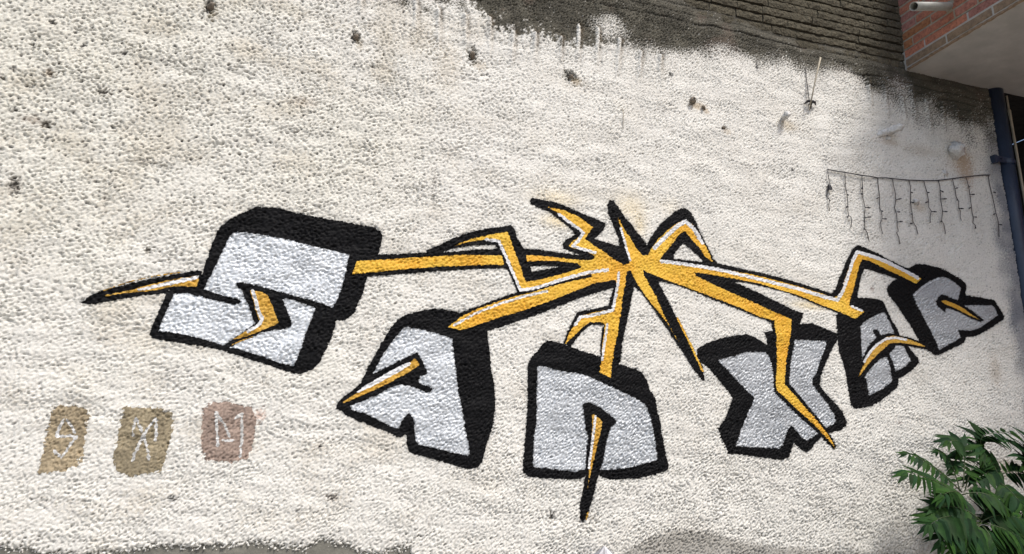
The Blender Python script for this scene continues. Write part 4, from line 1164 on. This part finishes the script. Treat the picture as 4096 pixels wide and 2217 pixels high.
tag(stub(3778, 692, 3780, 688, 0.016, 0.026, 0.012, M_LUMP, 'plaster_lump', 'low white lump of filler above the fairy light cable', 'lump', 15, rough=0.5), group=GLP)
tag(stub(3552, 552, 3556, 549, 0.014, 0.03, 0.012, M_LUMP, 'plaster_lump', 'white smear of filler at the lower end of the plaster caked rod', 'lump', 16, rough=0.5), group=GLP)

# wall hook with a leaning rod and a wire
q = at_wall(3236, 420)
HK = empty('wall_hook', q, 'black two armed hook under the bare brick, holding a pale rod', 'hook')
pts = [at_wall(3214, 418, 0.012), at_wall(3222, 411, 0.03), at_wall(3236, 416, 0.035), at_wall(3248, 417, 0.03), at_wall(3258, 424, 0.012)]
v, f = tube_vf(pts, [0.004, 0.010, 0.012, 0.010, 0.004], 6)
under(link('arms', mesh('arms', v, f, True), M_CABLE), HK, q)
v, f = tube_vf([at_wall(3236, 416, -0.01), at_wall(3235, 420, 0.03), at_wall(3236, 440, 0.02)], 0.006, 6)
under(link('stem', mesh('stem', v, f, True), M_CABLE), HK, q)
tag(tube('leaning_rod', [on_wall(3282, 231, 0.10), on_wall(3262, 318, 0.08), on_wall(3237, 442, 0.045)], [0.0070, 0.005, 0.004], M_ROD, n=8), 'pale stick leaning out from the small black hook', 'rod')
tag(tube('thin_wire', [at_wall(3219, 272, 0.006), at_wall(3222, 310, 0.01), at_wall(3226, 360, 0.012), at_wall(3231, 412, 0.02)], 0.0028, M_CABLE, n=5), 'thin dark wire running up the plaster from the hook', 'wire')
tag(tube('plaster_wire', [at_wall(2489, 434, 0.006), at_wall(2491, 460, 0.008), at_wall(2490, 520, 0.006)], 0.0018, M_ROD, n=5), 'short pale wire end sticking to the white plaster above the burst', 'wire')

# ------------------------------------------------------------------ string lights
q = at_wall(*r5((590, 320))[0])
SL = empty('string_lights', q, 'unlit icicle fairy lights on a sagging dark cable beside the downpipe', 'string lights')


def wire(name, pts, r, parent, ploc, out=0.012, n=5):
    P = [at_wall(a, b, out + rng.uniform(-0.002, 0.004)) for a, b in pts]
    v, f = tube_vf(P, r, n)
    return under(link(name, mesh(name, v, f, True), M_CABLE), parent, ploc)


wire('main_cable', r5((585, 318), (600, 322), (680, 336), (760, 352), (845, 367), (930, 381), (1020, 392), (1100, 400), (1180, 404), (1250, 411), (1400, 426), (1550, 431), (1700, 427), (1840, 413), (1970, 395), (2080, 382), (2160, 374), (2225, 370)), 0.0040, SL, q)
STR = [([(590, 320), (586, 370), (598, 430), (604, 500), (582, 540), (590, 590), (604, 625), (603, 680), (611, 735)], [(603, 625, -5, 14)]),
       ([(760, 352), (765, 400), (775, 490), (785, 565), (792, 680), (800, 740), (798, 778), (822, 800), (828, 850), (822, 908)], [(785, 565, 4, 18), (790, 680, -20, 28), (798, 778, -20, 28)]),
       ([(930, 381), (932, 420), (940, 500), (950, 600), (965, 700), (958, 760), (968, 830), (965, 915), (985, 950), (1002, 1045)], [(938, 490, -14, 26), (945, 570, -26, -8), (963, 700, 42, 8), (965, 800, 46, 2), (963, 915, -22, 8)]),
       ([(1090, 400), (1098, 460), (1105, 560), (1110, 600), (1125, 700), (1132, 760), (1135, 810), (1120, 850), (1125, 910), (1150, 960)], [(1108, 600, -38, 14), (1128, 730, 6, 16), (1138, 815, 36, 4)]),
       ([(1245, 411), (1252, 470), (1262, 560), (1272, 620), (1270, 700), (1280, 770), (1290, 845), (1282, 890), (1298, 940), (1275, 955), (1305, 1000), (1318, 1068)], [(1272, 625, 44, -8), (1278, 745, 24, 6), (1290, 845, 38, 0)]),
       ([(1402, 426), (1410, 490), (1420, 550), (1430, 640), (1428, 720), (1440, 765), (1452, 850), (1480, 890), (1492, 972)], [(1420, 548, 4, 14), (1430, 640, 16, 18), (1438, 762, -28, 12), (1452, 858, -48, 6)]),
       ([(1552, 431), (1570, 480), (1592, 545), (1602, 640), (1605, 700), (1630, 738), (1618, 790), (1614, 858)], [(1592, 545, 6, 12), (1602, 642, -44, 14), (1630, 740, 40, 8)]),
       ([(1705, 427), (1712, 490), (1725, 545), (1722, 640), (1745, 735), (1735, 830), (1752, 870), (1780, 960)], [(1718, 530, 22, 22), (1724, 615, 46, 4), (1745, 738, 38, 8), (1738, 830, -26, 22)]),
       ([(1840, 413), (1850, 470), (1868, 520), (1888, 590), (1902, 640), (1900, 700), (1915, 740), (1920, 790), (1930, 832)], [(1862, 510, 14, 2), (1892, 625, -18, 6), (1903, 708, 34, 10)]),
       ([(1970, 395), (1990, 450), (2000, 500), (2008, 570), (2030, 690), (2050, 760), (2062, 800), (2060, 850), (2072, 885), (2066, 915)], [(2000, 492, 4, 10), (2006, 572, 46, 2), (2030, 695, -26, 18), (2062, 795, 16, 6), (2070, 890, -8, 24)]),
       ([(2200, 372), (2228, 470), (2250, 600), (2275, 740), (2300, 850), (2320, 990)], [(2278, 762, -40, 12), (2250, 545, 14, 10), (2312, 870, 20, 8)])]
for pts, bulbs in STR:
    st = wire('light_strand', r5(*pts), 0.0026, SL, q)
    inv = st.matrix_parent_inverse.copy()
    for bx, by, dx, dy_ in bulbs:
        a, b = at_wall(*r5((bx, by))[0], 0.014), at_wall(*r5((bx + dx, by + dy_))[0], 0.024)
        v, f = tube_vf([a, a.lerp(b, 0.45), a.lerp(b, 0.55), b], [0.0026, 0.0034, 0.0056, 0.0036], 6)
        bo = link('bulb', mesh('bulb', v, f, True), M_CABLE, st)
        bo.matrix_parent_inverse = Matrix.Translation(q).inverted() if False else Matrix.Translation(Vector((0, 0, 0)))
a, b = at_wall(*r5((592, 470))[0], 0.02), at_wall(*r5((605, 528))[0], 0.02)
v, f = tube_vf([a, a.lerp(b, 0.3), b], [0.006, 0.012, 0.019], 8)
under(link('end_connector', mesh('end_connector', v, f), M_CABLE), SL, q)

# ------------------------------------------------------------------ silver sheet on a stake, bottom edge
p = on_wall(2418, 2184, 0.12)
FO = empty('silver_sheet', (p.x, p.y, 0), 'crumpled silver sheet peaking at the bottom edge beside the grey blotch', 'sheet')
fv, ff = [], []
nr, na = 16, 18
for i in range(nr + 1):
    q_ = i / nr
    for k in range(na):
        g_ = 2 * math.pi * k / na
        r_ = (0.004 + 0.085 * min(1.0, q_ * 14) + 0.22 * q_) * (1 + 0.22 * math.sin(5 * g_ + 9 * q_) + rng.uniform(-.10, .10))
        if i == 0: r_ = 0.003
        fv.append((p.x + r_ * math.cos(g_) * 1.0, min(p.y + r_ * math.sin(g_) * 0.7, D - 0.02), p.z * (1 - q_)))
for i in range(nr):
    for k in range(na):
        ff.append((i * na + k, (i + 1) * na + k, (i + 1) * na + (k + 1) % na, i * na + (k + 1) % na))
under(link('sheet_folds', mesh('sheet_folds', fv, ff), M_FOIL), FO, (p.x, p.y, 0))

# ------------------------------------------------------------------ saplings with feathery leaves, bottom right
def leaflet_mesh(seed):
    rr = random.Random(seed)
    n = 6
    v, f = [], []
    droop = rr.uniform(0.10, 0.28)
    bend = rr.uniform(-0.10, 0.10)
    for i in range(n + 1):
        t = i / n
        w = 0.18 * (math.sin(math.pi * min(1, t ** 0.62)) ** 0.85) * (1 - 0.35 * t) if 0 < t < 1 else 0.006
        z = -droop * t * t
        x = bend * t * t
        sx = 1 + (0.06 if i % 2 else -0.06)
        v += [(x - w * sx, t, z + 0.16 * w), (x, t, z), (x + w * sx, t, z + 0.16 * w)]
    for i in range(n):
        a = 3 * i
        f += [(a, a + 1, a + 4, a + 3), (a + 1, a + 2, a + 5, a + 4)]
    return mesh('leaflet', v, f, True)


LEAFLETS = []
for k in range(6):
    m_ = leaflet_mesh(700 + k)
    m_.materials.append(M_LEAVES[k % 3])
    LEAFLETS.append(m_)


def bez(a, b, c, t): return a * (1 - t) ** 2 + b * (2 * t * (1 - t)) + c * t * t


def leaf(plant, ploc, a, b, c, pairs, size, hang=0.5, lab=None):
    a, b, c = Vector(a), Vector(b), Vector(c)
    b = b * 2 - (a + c) / 2                                # curve through b
    P = [bez(a, b, c, t / 9) for t in range(10)]
    v, f = tube_vf(P, [0.0042 - 0.0032 * i / 9 for i in range(10)], 5)
    lf = under(link('leaf', mesh('leaf', v, f, True), M_RACHIS), plant, ploc)
    pairs += 2
    facing = Vector((rng.uniform(-.35, .25), -0.75, rng.uniform(0.35, 0.95))).normalized()
    for i in range(pairs):
        t = 0.16 + 0.82 * i / max(1, pairs - 1)
        o_ = bez(a, b, c, t)
        tan = (bez(a, b, c, min(1, t + .03)) - bez(a, b, c, t - .03)).normalized()
        side = tan.cross(facing)
        side = side.normalized() if side.length > 1e-3 else Vector((1, 0, 0))
        sz = size * (0.62 + 0.55 * math.sin(math.pi * (0.15 + 0.75 * t))) * rng.uniform(0.88, 1.1)
        dirs = [side, -side] if i < pairs - 1 else [side * 0.7 + tan, -side * 0.7 + tan, tan * 1.2]
        for s_ in dirs:
            d_ = (s_ * rng.uniform(0.85, 1.0) + tan * rng.uniform(0.45, 0.62) + Vector((0, 0, -hang * rng.uniform(0.35, 0.75)))).normalized()
            nrm = (facing + Vector((rng.uniform(-.3, .3), rng.uniform(-.3, .3), rng.uniform(-.3, .3)))).normalized()
            xax = d_.cross(nrm).normalized()
            zax = xax.cross(d_).normalized()
            M = Matrix(((xax.x, d_.x, zax.x, o_.x), (xax.y, d_.y, zax.y, o_.y), (xax.z, d_.z, zax.z, o_.z), (0, 0, 0, 1)))
            lo = link('leaflet', rng.choice(LEAFLETS), None, lf)
            lo.matrix_local = M @ Matrix.Scale(sz, 4)
    return lf


def r4d(x, y, dy):
    (a, b), = r4((x, y))
    return on_wall(a, b, dy)


def sapling(px, py, dy, label, leaves, sway):
    topp = r4d(px, py, dy)
    loc = (topp.x + sway, topp.y, 0)
    PL = empty('sapling', loc, label, 'plant', 'leafy saplings at the foot of the wall')
    P = [Vector(loc).lerp(topp, t) + Vector((0.03 * math.sin(5 * t), 0.02 * math.sin(7 * t), 0)) for t in (0, .15, .3, .45, .6, .75, .9, 1)]
    v, f = tube_vf(P, [0.013, 0.0125, 0.012, 0.011, 0.010, 0.009, 0.007, 0.004], 7)
    under(link('stem', mesh('stem', v, f, True), M_STEM), PL, loc)
    for (A, B, Cc, n, s, h) in leaves:
        leaf(PL, loc, r4d(*A), r4d(*B), r4d(*Cc), n, s, h)


sapling(1950, 760, 0.42, 'sapling with broad drooping leaves, left edge of the green clump', [
    ((1950, 770, .42), (1640, 500, .46), (1390, 380, .44), 10, 0.075, 0.75), ((1950, 800, .45), (1640, 640, .60), (1400, 575, .62), 9, 0.105, 0.8), ((1940, 800, .50), (2200, 790, .58), (2420, 950, .60), 9, 0.12, 0.7),
    ((1960, 720, .42), (1960, 330, .40), (1810, 260, .48), 10, 0.115, 0.8), ((1930, 760, .40), (1830, 470, .40), (1700, 360, .42), 8, 0.075, 0.7), ((1980, 760, .38), (2060, 520, .34), (2120, 470, .30), 7, 0.10, 0.6),
    ((1960, 820, .5), (1880, 760, .62), (1760, 800, .66), 7, 0.10, 0.8)], 0.05)
sapling(2330, 520, 0.28, 'tall sapling with long slender leaflets, against the wall at the right', [
    ((2330, 540, .28), (2140, 240, .30), (2460, 175, .34), 11, 0.135, 0.35), ((2700, 620, .30), (2600, 420, .32), (2660, 200, .30), 10, 0.155, 0.15), ((2340, 560, .28), (2240, 560, .30), (2060, 640, .36), 8, 0.12, 0.7),
    ((2330, 600, .30), (2500, 560, .34), (2640, 640, .36), 8, 0.125, 0.6), ((2330, 640, .32), (2220, 420, .30), (2060, 300, .33), 9, 0.12, 0.5), ((2340, 680, .36), (2440, 760, .44), (2560, 900, .50), 8, 0.13, 0.7)], 0.03)
sapling(2150, 1060, 0.58, 'low sapling with fans of dark pointed leaflets, bottom of the green clump', [
    ((2120, 1040, .58), (1830, 1010, .64), (1640, 1095, .66), 11, 0.135, 0.45), ((2140, 1060, .60), (1930, 930, .60), (1680, 935, .62), 10, 0.12, 0.3), ((2120, 1080, .60), (1900, 1120, .66), (1760, 1260, .68), 9, 0.13, 0.6), ((2150, 1080, .60), (2040, 1200, .66), (1990, 1400, .66), 9, 0.135, 0.6),
    ((2160, 1060, .58), (2360, 1000, .60), (2600, 1060, .60), 10, 0.13, 0.5), ((2180, 1090, .60), (2400, 1150, .64), (2640, 1290, .64), 10, 0.135, 0.5), ((2160, 1110, .60), (2260, 1260, .66), (2300, 1450, .66), 9, 0.135, 0.6), ((2140, 1030, .56), (2240, 900, .54), (2330, 830, .50), 7, 0.11, 0.5)], 0.02)
sapling(2500, 1120, 0.45, 'sapling cut by the right edge, its leaves over the blue overspray', [
    ((2500, 1140, .45), (2380, 1060, .50), (2200, 1120, .56), 9, 0.13, 0.6), ((2500, 1140, .45), (2560, 960, .46), (2700, 860, .48), 9, 0.13, 0.6), ((2500, 1160, .45), (2420, 1260, .56), (2380, 1420, .60), 9, 0.135, 0.6), ((2500, 1150, .45), (2620, 1180, .50), (2760, 1280, .50), 9, 0.135, 0.5),
    ((2490, 1120, .44), (2420, 960, .42), (2290, 900, .44), 8, 0.12, 0.6), ((2500, 1200, .46), (2560, 1330, .56), (2600, 1480, .56), 8, 0.13, 0.5), ((2480, 1240, .46), (2300, 1330, .56), (2120, 1430, .60), 9, 0.13, 0.5)], 0.02)

# a plain paving slope of grass and debris is out of view; the street side stays open to the sky
